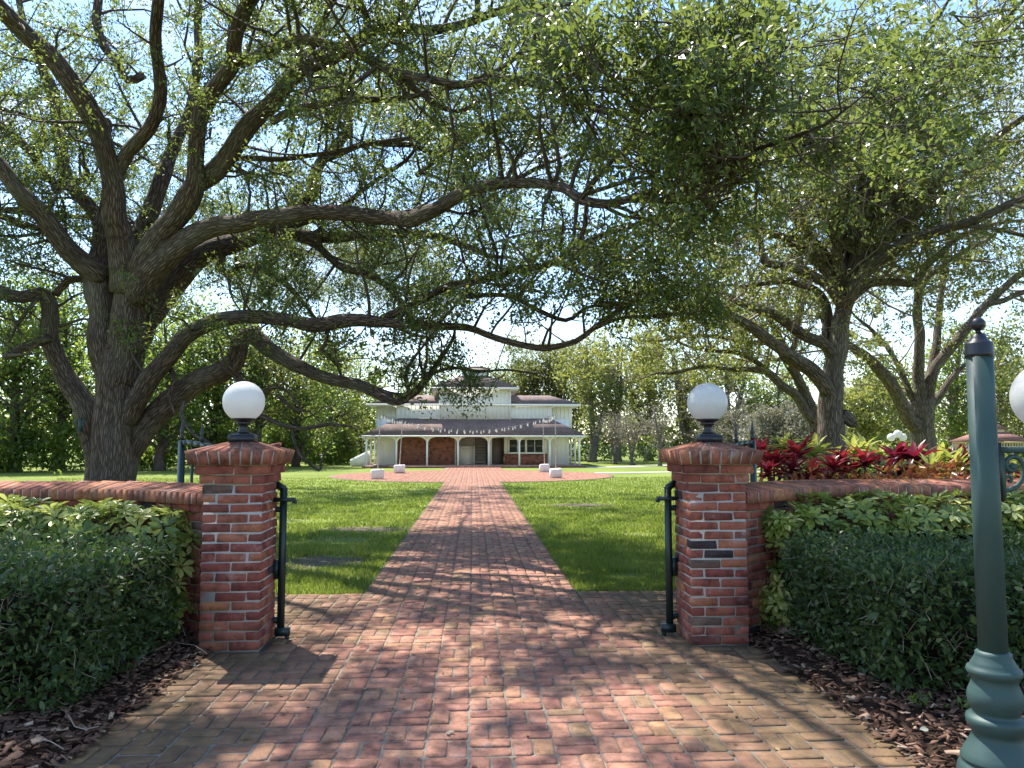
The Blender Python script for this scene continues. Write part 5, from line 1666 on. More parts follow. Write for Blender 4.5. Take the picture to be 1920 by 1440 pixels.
def right_oak():
    t = Tree('oak_tree', 'grey-barked oak with a knobbed trunk rising from the bed of red-leaved plants', tuple(P(1565, 830, 15).xy) + (0,), bark=M_BARK2, twig=M_TWIG2, leaf=M_LEAF2, seed=102)
    z = [15]
    traced(t, [(1563, 990, 44), (1564, 930, 35), (1565, 870, 30), (1564, 806, 28), (1560, 747, 24), (1567, 690, 22), (1576, 630, 20), (1583, 584, 18), (1586, 556, 17)], z)
    traced(t, [(1580, 775, 12), (1592, 785, 13), (1602, 793, 10), (1607, 797, 5)], [14.9])
    traced(t, [(1556, 745, 16), (1547, 720, 16), (1518, 689, 15), (1475, 662, 14), (1436, 631, 13), (1397, 600, 11), (1366, 580, 9), (1330, 560, 7), (1290, 545, 5)], (15, 14, 13), 0.8)
    traced(t, [(1566, 670, 14), (1549, 652, 13), (1510, 631, 12), (1471, 607, 11), (1428, 578, 10), (1393, 566, 8), (1340, 545, 6)], (15, 14.3, 13.5), 0.8)
    traced(t, [(1566, 680, 14), (1554, 642, 12), (1553, 596, 12), (1549, 568, 10), (1530, 541, 8), (1502, 530, 7), (1467, 525, 6), (1417, 533, 4)], (15.2, 15.6), 0.7)
    traced(t, [(1583, 575, 14), (1568, 556, 13), (1549, 533, 12), (1518, 518, 11), (1498, 506, 11), (1463, 498, 9), (1428, 490, 8), (1424, 455, 6), (1417, 432, 5), (1390, 400, 4)], (15, 14.2, 13.6), 0.8)
    traced(t, [(1585, 570, 14), (1576, 549, 12), (1553, 510, 11), (1533, 471, 10), (1518, 444, 8), (1506, 413, 7), (1490, 370, 6), (1480, 320, 4)], (15, 15.2), 0.8)
    traced(t, [(1556, 515, 11), (1533, 494, 11), (1494, 463, 10), (1455, 444, 9), (1417, 428, 7), (1370, 400, 5)], (15.2, 15.8), 0.8)
    traced(t, [(1588, 560, 13), (1586, 533, 12), (1592, 487, 10), (1603, 448, 9), (1611, 397, 8), (1615, 370, 7), (1618, 300, 6), (1610, 230, 4)], (15, 15.4), 0.8)
    traced(t, [(1603, 463, 6), (1631, 450, 5.5), (1669, 432, 5), (1697, 417, 5), (1722, 370, 4.5), (1742, 320, 4), (1750, 250, 3)], (15.1, 14.8), 0.7)
    traced(t, [(1585, 575, 15), (1594, 552, 15), (1611, 522, 14), (1642, 491, 14), (1673, 471, 13), (1704, 452, 11), (1747, 436, 11), (1798, 424, 10), (1845, 405, 9), (1920, 374, 8), (2010, 340, 6)], (15, 14.2, 13.2, 12), 1)
    traced(t, [(1590, 565, 11), (1604, 553, 10), (1631, 533, 9), (1669, 529, 9), (1712, 533, 8), (1736, 502, 8), (1767, 475, 7), (1802, 444, 5), (1860, 420, 4), (1930, 415, 3)], (15, 15.4, 15), 0.8)
    traced(t, [(1690, 460, 7), (1700, 420, 6), (1720, 390, 6), (1740, 340, 5), (1760, 280, 4)], (14.6, 14.8), 0.8)
    traced(t, [(1800, 424, 6), (1850, 425, 5), (1920, 440, 4), (2000, 450, 3)], (13.4, 13), 0.8)
    for tgt in ((11.5, 12, 8.0), (4.5, 17, 8.5), (8.5, 19, 9), (12.5, 17, 8), (5.0, 12.5, 7.5), (8, 12, 9), (6.6, 15.5, 9.4), (10.2, 15, 9.6), (7.8, 17.5, 10.2), (9.4, 11.5, 9.2)):
        a, b = Vector(P(1588, 540, 15)), Vector(tgt)
        t.limb([tuple(a), tuple(a.lerp(b, .4) + Vector((0, 0, .8))), tuple(a.lerp(b, .75) + Vector((0, 0, .5))), tuple(b)], [0.11, 0.08, 0.05, 0.02])
    finish_oak(t, 4, 4, 3, 17, (0.055, 0.11), 3.5, extra=1)
    t.build(16)
right_oak()

def second_oak():
    t = Tree('oak_tree', 'broad oak forking low into several stems behind the gazebo side of the bed', tuple(P(1735, 830, 22).xy) + (0,), bark=M_BARK2, twig=M_TWIG2, leaf=M_LEAF2, seed=103)
    traced(t, [(1737, 945, 38), (1736, 890, 28), (1734, 840, 26), (1731, 790, 25), (1728, 750, 24)], [22])
    traced(t, [(1722, 800, 15), (1706, 788, 14), (1689, 755, 13), (1662, 708, 13), (1631, 677, 11), (1599, 650, 9), (1560, 620, 7)], (22, 21, 20), 1)
    traced(t, [(1722, 770, 14), (1722, 728, 13), (1722, 660, 11), (1722, 611, 10), (1720, 545, 9), (1710, 525, 6), (1680, 500, 4)], (22, 21.4), 1)
    traced(t, [(1738, 770, 15), (1744, 730, 13), (1751, 690, 12), (1778, 658, 11), (1806, 623, 10), (1844, 580, 9), (1880, 541, 8), (1925, 508, 7), (2000, 480, 5)], (22, 21), 1)
    traced(t, [(1740, 765, 9), (1762, 740, 8), (1786, 705, 7), (1800, 690, 5)], (22, 22), 0.8)
    traced(t, [(1720, 760, 8), (1710, 745, 7), (1689, 697, 6), (1662, 650, 5), (1636, 620, 4), (1610, 600, 3)], (22, 22), 1)
    traced(t, [(1738, 750, 11), (1752, 660, 9), (1762, 590, 7), (1770, 520, 6), (1780, 450, 4)], (22.3, 23), 1)
    traced(t, [(1850, 572, 6), (1880, 562, 6), (1920, 548, 5), (1990, 530, 4)], (21.3, 21), 1)
    traced(t, [(1722, 560, 6), (1740, 520, 6), (1790, 480, 5), (1850, 450, 4)], (21.5, 21), 1)
    finish_oak(t, 5, 4, 3, 18, (0.08, 0.15), 3.2, (1.0, 2.8), extra=1)
    t.build(12)
second_oak()

def third_oak():
    t = Tree('oak_tree', 'leaning pale-barked oak stem just left of the knobbed trunk, behind red leaves', tuple(P(1532, 830, 19).xy) + (0,), bark=M_BARK2, twig=M_TWIG2, leaf=M_LEAF4, seed=104)
    traced(t, [(1534, 950, 22), (1533, 880, 15), (1531, 830, 14), (1527, 786, 14), (1510, 747, 12), (1491, 700, 10), (1480, 670, 9), (1464, 635, 7), (1440, 600, 5)], (19, 19, 18.5), 1)
    traced(t, [(1526, 790, 12), (1494, 742, 10), (1467, 720, 9), (1436, 697, 8), (1400, 693, 6), (1366, 693, 5), (1310, 690, 4), (1260, 700, 3)], (19, 18.5, 18), 0.8)
    traced(t, [(1455, 715, 7), (1420, 680, 6), (1390, 665, 5), (1350, 660, 4), (1290, 650, 3)], (18.7, 18.4), 1)
    traced(t, [(1500, 720, 6), (1450, 650, 5), (1390, 640, 4), (1320, 630, 4), (1230, 640, 3)], (18.8, 19.5), 1)
    traced(t, [(1480, 670, 6), (1500, 610, 5), (1510, 540, 4)], (18.7, 19), 1)
    finish_oak(t, 6, 4, 3, 16, (0.07, 0.13), 2.9, (0.8, 2.2), extra=1)
    t.build(10)
third_oak()

# ------------------------------------------------------------------ clipped hedges and variegated shrubs
def rounded(p, lo, hi, r):
    """push points of a box surface onto the box with rounded edges"""
    q = np.clip(p, lo + r, hi - r)
    d = p - q
    return q + norm(d) * np.minimum(np.linalg.norm(d, axis=1, keepdims=True), r), norm(d)

def box_surface(rng, n, lo, hi, faces):
    """random points on chosen faces: '-x','+x','-y','+y','+z'"""
    s = hi - lo
    area = {'-x': s[1] * s[2], '+x': s[1] * s[2], '-y': s[0] * s[2], '+y': s[0] * s[2], '+z': s[0] * s[1]}
    w = np.array([area[f] for f in faces]); w /= w.sum()
    pick = rng.choice(len(faces), n, p=w)
    p = lo + rng.random((n, 3)) * s
    for k, f in enumerate(faces):
        ax = 'xyz'.index(f[1])
        p[pick == k, ax] = lo[ax] if f[0] == '-' else hi[ax]
    return p

def bulge(p, amp, seed):
    return amp * (np.sin(p[:, 0] * 4.1 + seed) + np.sin(p[:, 1] * 5.3 + seed * 2) + np.sin(p[:, 2] * 6.7 + p[:, 0] * 3 + seed) + np.sin(p[:, 0] * 9.7 - p[:, 2] * 8 + p[:, 1] * 7))[:, None]

def clipped_hedge(lo, hi, label, seed, n, faces):
    lo, hi = np.array(lo), np.array(hi)
    rng = np.random.default_rng(seed)
    root = thing('hedge', label, 'hedge', ((lo[0] + hi[0]) / 2, (lo[1] + hi[1]) / 2, 0), 'clipped dark green hedges beside the walk')
    p = box_surface(rng, n, lo, hi, faces)
    p, nn = rounded(p, lo, hi, 0.10)
    p = p + nn * (bulge(p, 0.018, seed) - rng.exponential(0.045, (n, 1)) + 0.03 * rng.random((n, 1)) ** 4 * 3)
    # ragged skirt near the ground
    keep = p[:, 2] > 0.03 + 0.09 * rng.random(n)
    p, nn = p[keep], nn[keep]
    d = norm(nn * 0.55 + randdir(rng, len(p)) * 0.9 + np.array([0, 0, 0.25]))
    size = rng.uniform(0.032, 0.056, len(p)) * (1 + 0.5 * (rng.random(len(p)) < 0.08)) * np.where(p[:, 2] > hi[2] - 0.05, 0.8, 1.0)
    v, f = leaf_full(p, d, size, rng, 0.52, 0.5, 0.10)
    obj('foliage', v, f, M_HEDGE, root, vattr={'rnd': np.repeat(rng.random(len(p)) ** 1.2, 6)})['kind'] = 'stuff'
    # twigs
    m = len(p) // 14
    q = p[rng.integers(0, len(p), m)]
    dd = norm(randdir(rng, m) + np.array([0, 0, 0.5]))
    pts = np.stack([q - dd * 0.10, q - dd * 0.03 + rng.normal(0, 0.006, q.shape), q + dd * 0.02], 1)
    v, f, _ = sweep_many(pts, np.tile(np.array([[0.0022, 0.0018, 0.0012]]), (m, 1)), 3)
    obj('twigs', v, f, M_TWIG2, root)['kind'] = 'stuff'
    # stems to the ground
    for k in range(10):
        x, y = rng.uniform(lo[0] + 0.3, hi[0] - 0.3), rng.uniform(lo[1] + 0.25, hi[1] - 0.3)
        mm = MB(); mm.tube([(x, y, 0.0), (x + rng.normal(0, 0.05), y + rng.normal(0, 0.05), 0.15), (x + rng.normal(0, 0.1), y + rng.normal(0, 0.1), 0.4)], [0.012, 0.010, 0.006], 6)
        mm.build('stem', M_TWIG, root)
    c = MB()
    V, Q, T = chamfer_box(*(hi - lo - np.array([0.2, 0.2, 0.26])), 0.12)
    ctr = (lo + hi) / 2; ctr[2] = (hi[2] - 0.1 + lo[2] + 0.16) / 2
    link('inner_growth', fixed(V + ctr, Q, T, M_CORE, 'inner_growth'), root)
clipped_hedge((-5.4, 4.35, 0.0), (-2.20, 5.90, 0.78), 'clipped dark green hedge left of the walk, beside the left brick pillar', 51, 23000, ['+x', '-y', '+z'])
clipped_hedge((2.42, 4.45, 0.0), (5.6, 5.95, 0.74), 'clipped dark green hedge behind the green lamp post', 52, 23000, ['-x', '-y', '+z'])

def whorl_shrub(lo, hi, label, seed, n, faces, hump=None):
    lo, hi = np.array(lo), np.array(hi)
    rng = np.random.default_rng(seed)
    root = thing('variegated_shrub', label, 'shrub', ((lo[0] + hi[0]) / 2, (lo[1] + hi[1]) / 2, 0), 'variegated shrubs in front of the garden walls')
    p = box_surface(rng, n, lo, hi, faces)
    p, nn = rounded(p, lo, hi, 0.2)
    p = p + nn * (bulge(p, 0.03, seed) - rng.exponential(0.07, (n, 1)) + 0.03)
    ax = norm(nn * 0.7 + np.array([0, 0, 0.55]) + rng.normal(0, 0.3, (n, 3)))
    nl = 8
    u = norm(np.cross(ax, np.array([0.3, 0.2, 0.9])))
    v = np.cross(ax, u)
    ang = np.linspace(0, 2 * np.pi, nl, endpoint=False)[None] + rng.random((n, 1)) * 6
    ang = ang + rng.normal(0, 0.15, ang.shape)
    rd = u[:, None] * np.cos(ang)[..., None] + v[:, None] * np.sin(ang)[..., None]
    d = norm(rd + ax[:, None] * rng.uniform(-0.15, 0.45, (n, nl, 1)))
    base = (p[:, None] + rd * 0.012).reshape(-1, 3)
    size = (rng.uniform(0.062, 0.115, (n, 1)) * rng.uniform(0.8, 1.1, (n, nl))).ravel()
    d = d.reshape(-1, 3)
    # leaf faces look along the whorl's axis
    N = len(base)
    A = np.repeat(ax, nl, 0)
    side = norm(np.cross(d, A)); up = np.cross(side, d)
    L = size[:, None]; w = side * L * 0.21
    a1, a2, tip = base + d * L * 0.35 + up * L * 0.07, base + d * L * 0.7 + up * L * 0.05, base + d * L - up * L * 0.06
    V = np.stack([base, a1 + w * 0.8, a2 + w, tip, a2 - w, a1 - w * 0.8], 1).reshape(-1, 3)
    F = (np.array([[0, 3, 2, 1], [0, 5, 4, 3]])[None] + (np.arange(N) * 6)[:, None, None]).reshape(-1, 4)
    r = np.clip(np.repeat(rng.beta(1.6, 1.6, n), nl) + rng.normal(0, 0.13, N), 0, 1)
    obj('foliage', V, F, M_SCHEF, root, vattr={'rnd': np.repeat(r, 6)})['kind'] = 'stuff'
    pts = np.stack([p - ax * 0.22 + rng.normal(0, 0.02, p.shape), p - ax * 0.1, p], 1)
    vv, ff, _ = sweep_many(pts, np.tile(np.array([[0.005, 0.004, 0.003]]), (n, 1)), 4)
    obj('stalks', vv, ff, M_TWIG, root)['kind'] = 'stuff'
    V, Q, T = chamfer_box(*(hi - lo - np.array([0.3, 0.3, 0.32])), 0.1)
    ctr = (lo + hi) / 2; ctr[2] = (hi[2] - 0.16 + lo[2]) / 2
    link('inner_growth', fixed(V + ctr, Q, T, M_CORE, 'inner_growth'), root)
whorl_shrub((-5.6, 5.95, 0.0), (-2.18, 6.55, 1.0), 'variegated yellow-green shrub between the left hedge and the wall', 61, 1000, ['+x', '-y', '+z', '+y'])
whorl_shrub((2.33, 6.00, 0.0), (6.2, 6.62, 1.0), 'variegated yellow-green shrub between the right hedge and the wall', 62, 1250, ['-x', '-y', '+z', '+y'])

# ------------------------------------------------------------------ strap-leaved plants in the raised bed
def strap_leaf(L, W, arch, rnd, mat, n=5):
    V = []
    for i in range(n + 1):
        t = i / n
        w = W * (math.sin(math.pi * min(1, 0.12 + 0.88 * t)) ** 0.7 if t < 1 else 0.02) * 0.5
        x, z = L * t * (1 - 0.15 * arch * t), L * (-arch * 0.55 * t * t)
        V += [(x, -w, z + w * 0.35), (x, 0, z), (x, w, z + w * 0.35)]
    F = []
    for i in range(n):
        a = i * 3
        F += [(a, a + 3, a + 4, a + 1), (a + 1, a + 4, a + 5, a + 2)]
    return mesh_data('leaf', np.array(V), np.array(F), mat, True, vattr={'rnd': np.full(len(V), rnd)})
STRAP = {k: [strap_leaf(1.0, w, a, r, m) for a in (0.3, 0.7, 1.1) for r in rs] for k, (w, m, rs) in {
    'crimson': (0.27, M_TI, (0.15, 0.55, 0.95)), 'maroon': (0.25, M_TID, (0.1, 0.5, 0.95)), 'ginger': (0.23, M_GINGER, (0.2, 0.6, 1.0))}.items()}
BEDZ = 0.72
LK = 1.12
def rosette(name, label, cat, px, py, Y, kind, L, nl, seed, group):
    c = P(px, py, Y)
    rng = np.random.default_rng(seed)
    root = thing(name, label, cat, (c.x, c.y, BEDZ - 0.05), group)
    m = MB()
    m.tube([(c.x + rng.normal(0, 0.03), c.y, BEDZ - 0.08), (c.x + rng.normal(0, 0.02), c.y, (BEDZ + c.z) / 2), (c.x, c.y, c.z)], [0.016, 0.014, 0.010], 6)
    m.build('stem', M_TWIG, root)
    for k in range(nl):
        f = k / nl
        az = k * 2.39996 + rng.normal(0, 0.2)
        pitch = rad(78 - 78 * f + rng.normal(0, 7))
        third = 2 if f < 0.3 else (1 if f < 0.65 else 0)
        me = STRAP[kind][int(rng.integers(0, 3)) * 3 + (third if rng.random() < 0.75 else int(rng.integers(0, 3)))]
        s = L * LK * rng.uniform(0.8, 1.15) * (0.75 + 0.25 * min(1, f * 3))
        link('leaf', me, root, (c.x, c.y, c.z - 0.05 * f + rng.normal(0, 0.008)), (rng.normal(0, 0.2), -pitch, az), (s, s, s))
TI = [(1427, 850, 8.6, 'crimson', .26, 'crimson-leaved plant hard against the right gate post'),
      (1452, 868, 8.3, 'crimson', .26, 'crimson-leaved plant just right of the gate post, low'),
      (1494, 855, 8.8, 'crimson', .30, 'large crimson-leaved plant left of the knobbed oak trunk'),
      (1488, 884, 8.2, 'maroon', .24, 'low maroon plant below the large crimson one, by the wall'),
      (1524, 886, 8.1, 'crimson', .18, 'small crimson plant at the foot of the oak trunk'),
      (1562, 876, 8.3, 'crimson', .24, 'crimson plant in front of the oak trunk at its right foot'),
      (1580, 862, 8.7, 'crimson', .22, 'bright red-tipped plant right of the oak trunk'),
      (1622, 868, 8.5, 'crimson', .28, 'dark crimson plant midway between oak trunk and globe cluster'),
      (1664, 882, 8.2, 'maroon', .22, 'small maroon plant left of the tallest maroon plant'),
      (1682, 864, 9.0, 'maroon', .33, 'tallest maroon plant, right under the three distant globes'),
      (1716, 864, 8.8, 'maroon', .30, 'maroon plant right of the tallest maroon plant'),
      (1700, 886, 8.2, 'maroon', .20, 'low maroon plant in front of the two tall maroon ones'),
      (1806, 866, 8.9, 'maroon', .28, 'maroon plant close to the left edge of the lamp post'),
      (1875, 893, 8.3, 'maroon', .26, 'maroon plant seen through the lamp bracket scroll'),
      (1440, 886, 8.0, 'crimson', .2, 'lowest crimson plant beside the right pillar cap')]
for k, (px, py, Y, kind, L, lab) in enumerate(TI):
    rosette('cordyline', lab, 'plant', px, py, Y, kind, L, 28, 700 + k, 'red strap-leaved plants in the raised bed')
GI = [(1526, 850, 9.4, .30, 'yellow-green strap-leaved plant touching the left side of the oak trunk'),
      (1600, 848, 9.6, .28, 'yellow-green strap-leaved plant touching the right side of the oak trunk'),
      (1622, 845, 9.9, .30, 'tall yellow-green plant behind the dark crimson one'),
      (1648, 858, 9.3, .26, 'yellow-green plant left of the tallest maroon plant'),
      (1762, 868, 8.9, .30, 'broad yellow-green plant left of the lamp post'),
      (1790, 872, 8.6, .28, 'yellow-green plant nearest the lamp post'),
      (1745, 882, 8.3, .24, 'low yellow-green plant right of the maroon pair'),
      (1470, 838, 10.2, .26, 'yellow-green plant peeping over the crimson ones by the gate'),
      (1900, 880, 8.7, .28, 'yellow-green plant right of the lamp post, under its bracket')]
for k, (px, py, Y, L, lab) in enumerate(GI):
    rosette('ginger_plant', lab, 'plant', px, py, Y, 'ginger', L, 24, 760 + k, 'yellow-green strap-leaved plants in the raised bed')

def ground_cover(name, label, mat, region, n, zr, size, seed, shear=0.0):
    rng = np.random.default_rng(seed)
    x0, x1, y0, y1 = region
    Y = rng.uniform(y0, y1, n)
    X = rng.uniform(x0, x1, n) + (Y - y0) * shear
    Z = rng.uniform(zr[0], zr[1], n) * (0.85 + 0.15 * np.sin(X * 5) * np.sin(Y * 4 + X))
    d = norm(randdir(rng, n) + np.array([0, -0.3, 0.6]))
    v, f = leaf_full(np.stack([X, Y, Z], 1), d, rng.uniform(size[0], size[1], n), rng, 0.42, 0.4, 0.08, 0.1)
    r = np.clip(0.5 + 0.35 * np.sin(X * 3.1 + 1) * np.sin(X * 7 + Y * 5) + rng.normal(0, 0.22, n), 0, 1)
    return tag(obj(name, v, f, mat, vattr={'rnd': np.repeat(r, 6)}), label, 'ground cover', kind='stuff')
ground_cover('croton_cover', 'low orange and red ground cover along the top of the right wall', M_CROTON, (3.05, 7.4, 7.15, 8.9), 7500, (0.95, 1.32), (0.06, 0.12), 71, 0.35)
ground_cover('bed_cover', 'mixed green ground cover filling the back of the raised bed', M_LEAF3, (3.6, 10, 8.9, 16), 9000, (0.70, 1.15), (0.08, 0.16), 72, 0.42)

# ------------------------------------------------------------------ grass
def grass():
    rng = np.random.default_rng(81)
    n = 240000
    u = rng.random(n)
    y0, y1 = 7.885, 34.0
    Y = 1.0 / (1 / y0 + u * (1 / y1 - 1 / y0))
    X = rng.uniform(-0.50, 0.46, n) * (Y + 1.5)
    k = np.abs(X + 0.015) > 1.07 + np.abs(rng.normal(0, 0.03, n)) * np.sign(np.sin(Y * 6 + np.sin(Y * 17) * 2)) * 0.8
    k &= (np.hypot(X, Y - 36) > 6.53)
    k &= ~((X > 3.3 + (Y - 7.0) * 0.42 - 0.1) & (Y < 17))
    # bare patches
    for px, py, rx, ry in ((600, 1050, .62, .62), (690, 990, 1.0, .5), (560, 975, .9, .45), (640, 1010, .6, .5), (1180, 1075, .35, .25), (1090, 945, 1.1, .6), (1200, 1000, .3, .4)):
        c = G(px, py)
        e = ((X - c.x) / rx) ** 2 + ((Y - c.y) / ry) ** 2
        k &= ~((e < 1) & (rng.random(n) < 0.97 * (1 - e * 0.4)))
    pt = np.sin(X * 1.9 + np.sin(Y * 1.1) * 2 + 1) * np.sin(Y * 1.5 + np.sin(X * 1.3) * 2)
    k &= ~((pt > 0.35) & (rng.random(n) < np.where(X < 0, 0.55, 0.3)))
    X, Y = X[k], Y[k]
    n = len(X)
    far = np.clip((Y - 7) / 22, 0, 1)
    H = rng.uniform(0.022, 0.056, n) * (1 + 0.35 * np.sin(X * 3.3 + Y) * np.sin(Y * 2.7)) * (1 - 0.25 * far)
    W = rng.uniform(0.004, 0.008, n) * (1 + 3.0 * far)
    a = rng.uniform(0, 2 * np.pi, n)
    lean = rng.uniform(0.1, 0.9, n) * H
    la = rng.uniform(0, 2 * np.pi, n)
    b = np.stack([X, Y, np.full(n, -0.032)], 1)
    s = np.stack([np.cos(a), np.sin(a), np.zeros(n)], 1) * W[:, None]
    tip = b + np.stack([np.cos(la) * lean, np.sin(la) * lean, H + 0.02], 1)
    V = np.stack([b - s, b + s, tip], 1).reshape(-1, 3)
    F = np.arange(n * 3).reshape(-1, 3)
    wv = np.sin(X * 2.1 + np.sin(Y * 1.3) * 2) * np.sin(Y * 1.7 + np.sin(X * 1.1) * 2) + 0.6 * np.sin(X * 5.3 + Y * 3.1) * np.sin(Y * 4.7 - X * 2.2)
    r = np.clip(0.45 + 0.28 * wv + rng.normal(0, 0.24, n), 0, 1)
    tag(obj('grass', V, F, M_GRASS, vattr={'rnd': np.repeat(r, 3)}), 'green grass blades of the lawn beside the walk', 'grass', kind='stuff')
grass()
def bare_patch(px, py, rx, ry, label, seed):
    c = G(px, py)
    rng = np.random.default_rng(seed)
    a = np.linspace(0, 2 * np.pi, 40, endpoint=False)
    w = 1 + 0.18 * np.sin(a * 3 + seed) + 0.1 * np.sin(a * 7 + seed * 2) + rng.normal(0, 0.05, 40)
    V = np.stack([c.x + rx * w * np.cos(a), c.y + ry * w * np.sin(a), np.full(40, -0.0265)], 1)
    tag(obj('bare_earth', V, np.arange(40)[None], M_DIRT), label, 'bare earth', kind='structure')
bare_patch(600, 1050, .58, .55, 'bare earth patch in the left lawn beside the gate', 1)
bare_patch(690, 990, .9, .42, 'long bare earth patch in the left lawn near the walk', 2)
bare_patch(1090, 945, .9, .4, 'bare earth patch in the right lawn near the walk', 3)

# ------------------------------------------------------------------ background trees
def bg_tree(name, label, px, Y, h, rx, z0, ncl, per, size, leaf, bark=None, twig=None, group=None, seed=1, lean=0.0, stems=1, r0=None, flat=0.8, spread=0.24):
    x = P(px, 830, Y).x
    t = Tree(name, label, (x, Y, -0.03), group, bark or M_BARK3, twig or M_TWIG2, leaf, seed)
    rng = t.rng
    r0 = r0 or 0.022 * h + 0.03
    tops = []
    for s in range(stems):
        dx, dy = rng.normal(0, 0.12 * h * (stems > 1)), rng.normal(0, 0.08 * h * (stems > 1))
        top = np.array([x + lean + dx, Y + dy, h * 0.86])
        mid = np.array([x + lean * 0.3 + dx * 0.35 + rng.normal(0, 0.15), Y + dy * 0.3, h * 0.4])
        p, r = t.limb([(x + rng.normal(0, 0.1) * (stems > 1), Y, -0.06), (x + lean * 0.05, Y, h * 0.08), tuple(mid), tuple(top)], [r0 * 1.5, r0 * 1.05, r0 * 0.75, r0 * 0.18], 0.3, 0.05)
        tops.append((p, r))
    c = np.array([x + lean * 0.7, Y, (z0 + h) / 2])
    rz = (h - z0) / 2
    bb, rr, P_, D_, S_ = [], [], [], [], []
    for k in range(ncl):
        u = randdir(rng, 1)[0] * rng.random() ** 0.4
        e = c + u * np.array([rx, rx, rz])
        p, r = tops[int(rng.integers(0, len(tops)))]
        lowz = max(z0 * 0.6, e[2] - rng.uniform(0.25, 0.6) * rx)
        i = int(np.argmin(np.abs(p[:, 2] - lowz)))
        s = np.linspace(0, 1, 6)[:, None]
        arc = np.sin(s * np.pi) * np.array([0, 0, 1]) * rng.uniform(-0.02, 0.12) * rx
        bb.append(p[i] * (1 - s) + e * s + arc + rng.normal(0, 0.04 * rx, (6, 3)) * np.sin(s * np.pi))
        rr.append(np.linspace(max(0.012, r[i] * 0.4), 0.010, 6))
    bb, rr = np.array(bb), np.array(rr)
    c2, q2 = grow(rng, bb, rr, 4, (0.45, 1), (rx * 0.15, rx * spread * 1.8), 0.6, 0.1, 0.22, 4, 0.6, 0.014, 0.007)
    t.add_branches(bb, rr, 5); t.add_branches(c2, q2, 3)
    if per:
        t.leaves(c2, max(1, int(per * 0.19)), (size[0] * 1.12, size[1] * 1.12), rx * spread * 0.42, 0.2)
    t.build(8, 0.6)
    return t

WOOD = 'trees of the dark wood at left'
k = 0
for px, Y, h, rx, z0, ncl, per, leaf, lab in (
        (-130, 41, 10, 4.2, 1.0, 60, 130, M_LEAF3, 'leafy green tree at the far left end of the wood'),
        (30, 42, 11, 4.0, 0.8, 70, 140, M_LEAF3, 'leafy green tree at the left frame edge behind the lawn'),
        (110, 44, 12, 3.8, 1.2, 70, 140, M_LEAF3, 'leafy green tree just left of the great oak trunk, behind the lawn'),
        (300, 43, 9.5, 3.6, 0.9, 70, 140, M_LEAF3, 'leafy green tree just right of the great oak trunk, behind the lawn'),
        (395, 46, 10.5, 3.8, 1.0, 70, 140, M_LEAF3, 'leafy green tree above the left brick pillar, far behind'),
        (480, 47, 10, 3.6, 0.8, 70, 130, M_LEAF4, 'lighter green tree right behind the left globe lamp'),
        (555, 50, 9.0, 3.4, 0.6, 70, 130, M_LEAF3, 'leafy green tree at the right end of the wood'),
        (625, 57, 9.2, 3.3, 0.6, 60, 130, M_LEAF4, 'yellow-green tree left of the house'),
        (675, 66, 9.5, 3.6, 0.8, 50, 120, M_LEAF3, 'green tree behind the left end of the house'),
        (215, 50, 13, 4.5, 2.0, 60, 130, M_LEAF3, 'tall green tree of the wood hidden behind the great oak trunk')):
    k += 1
    bg_tree('wood_tree', lab, px, Y, h, rx, z0, ncl, per, (0.12, 0.26), leaf, M_BARK, M_TWIG, WOOD, 200 + k)
for px, Y, h, rx, z0, ncl, per, leaf, stems, lab in (
        (790, 72, 9.5, 4.0, 2.0, 40, 110, M_LEAF4, 1, 'olive tree behind the left half of the house roof'),
        (975, 70, 10.8, 4.2, 2.5, 70, 190, M_LEAF2, 1, 'broad olive tree directly behind the centre roof of the house'),
        (1050, 69, 10.2, 4.0, 2.0, 70, 190, M_LEAF2, 1, 'broad olive tree behind the right wing of the house'),
        (1112, 60, 11.0, 2.8, 2.4, 48, 140, M_LEAF4, 2, 'tall thin grey-stemmed tree just right of the house'),
        (1158, 61, 10.6, 3.0, 2.6, 40, 90, M_LEAF4, 2, 'forked grey tree with thin crown, second right of the house'),
        (1215, 66, 11.2, 4.0, 1.8, 56, 160, M_LEAF4, 2, 'yellow-green tree left of the right globe lamp'),
        (1290, 62, 10.6, 3.6, 1.0, 50, 140, M_LEAF2, 2, 'olive tree just behind the right globe lamp'),
        (1370, 60, 11, 3.8, 1.0, 50, 140, M_LEAF4, 2, 'yellow-green tree right of the right globe lamp'),
        (1460, 58, 8.5, 3.4, 0.8, 50, 110, M_LEAF3, 1, 'green tree behind the leaning oak stem'),
        (1620, 48, 6.4, 2.6, 0.6, 50, 120, M_LEAF4, 2, 'bright yellow-green tree between the two right oaks'),
        (1680, 52, 7.5, 2.8, 0.6, 50, 120, M_LEAF3, 1, 'green tree behind the distant globe cluster'),
        (1790, 54, 11, 3.4, 1.0, 60, 120, M_LEAF3, 2, 'tall green tree left of the lamp post top'),
        (1880, 58, 12, 3.8, 1.2, 60, 120, M_LEAF2, 2, 'tall olive tree right of the lamp post, behind the gazebo'),
        (1960, 50, 9, 3.6, 0.8, 60, 120, M_LEAF4, 1, 'yellow-green tree at the right frame edge behind the gazebo'),
        (2100, 46, 10, 4.0, 0.8, 50, 110, M_LEAF3, 1, 'green tree beyond the right edge of the view')):
    k += 1
    bg_tree('field_tree', lab, px, Y, h, rx, z0, ncl, per, (0.14, 0.30), leaf, M_BARK3, M_TWIG2, 'trees along the far edge of the lawn at right', 200 + k, 0.0, stems)
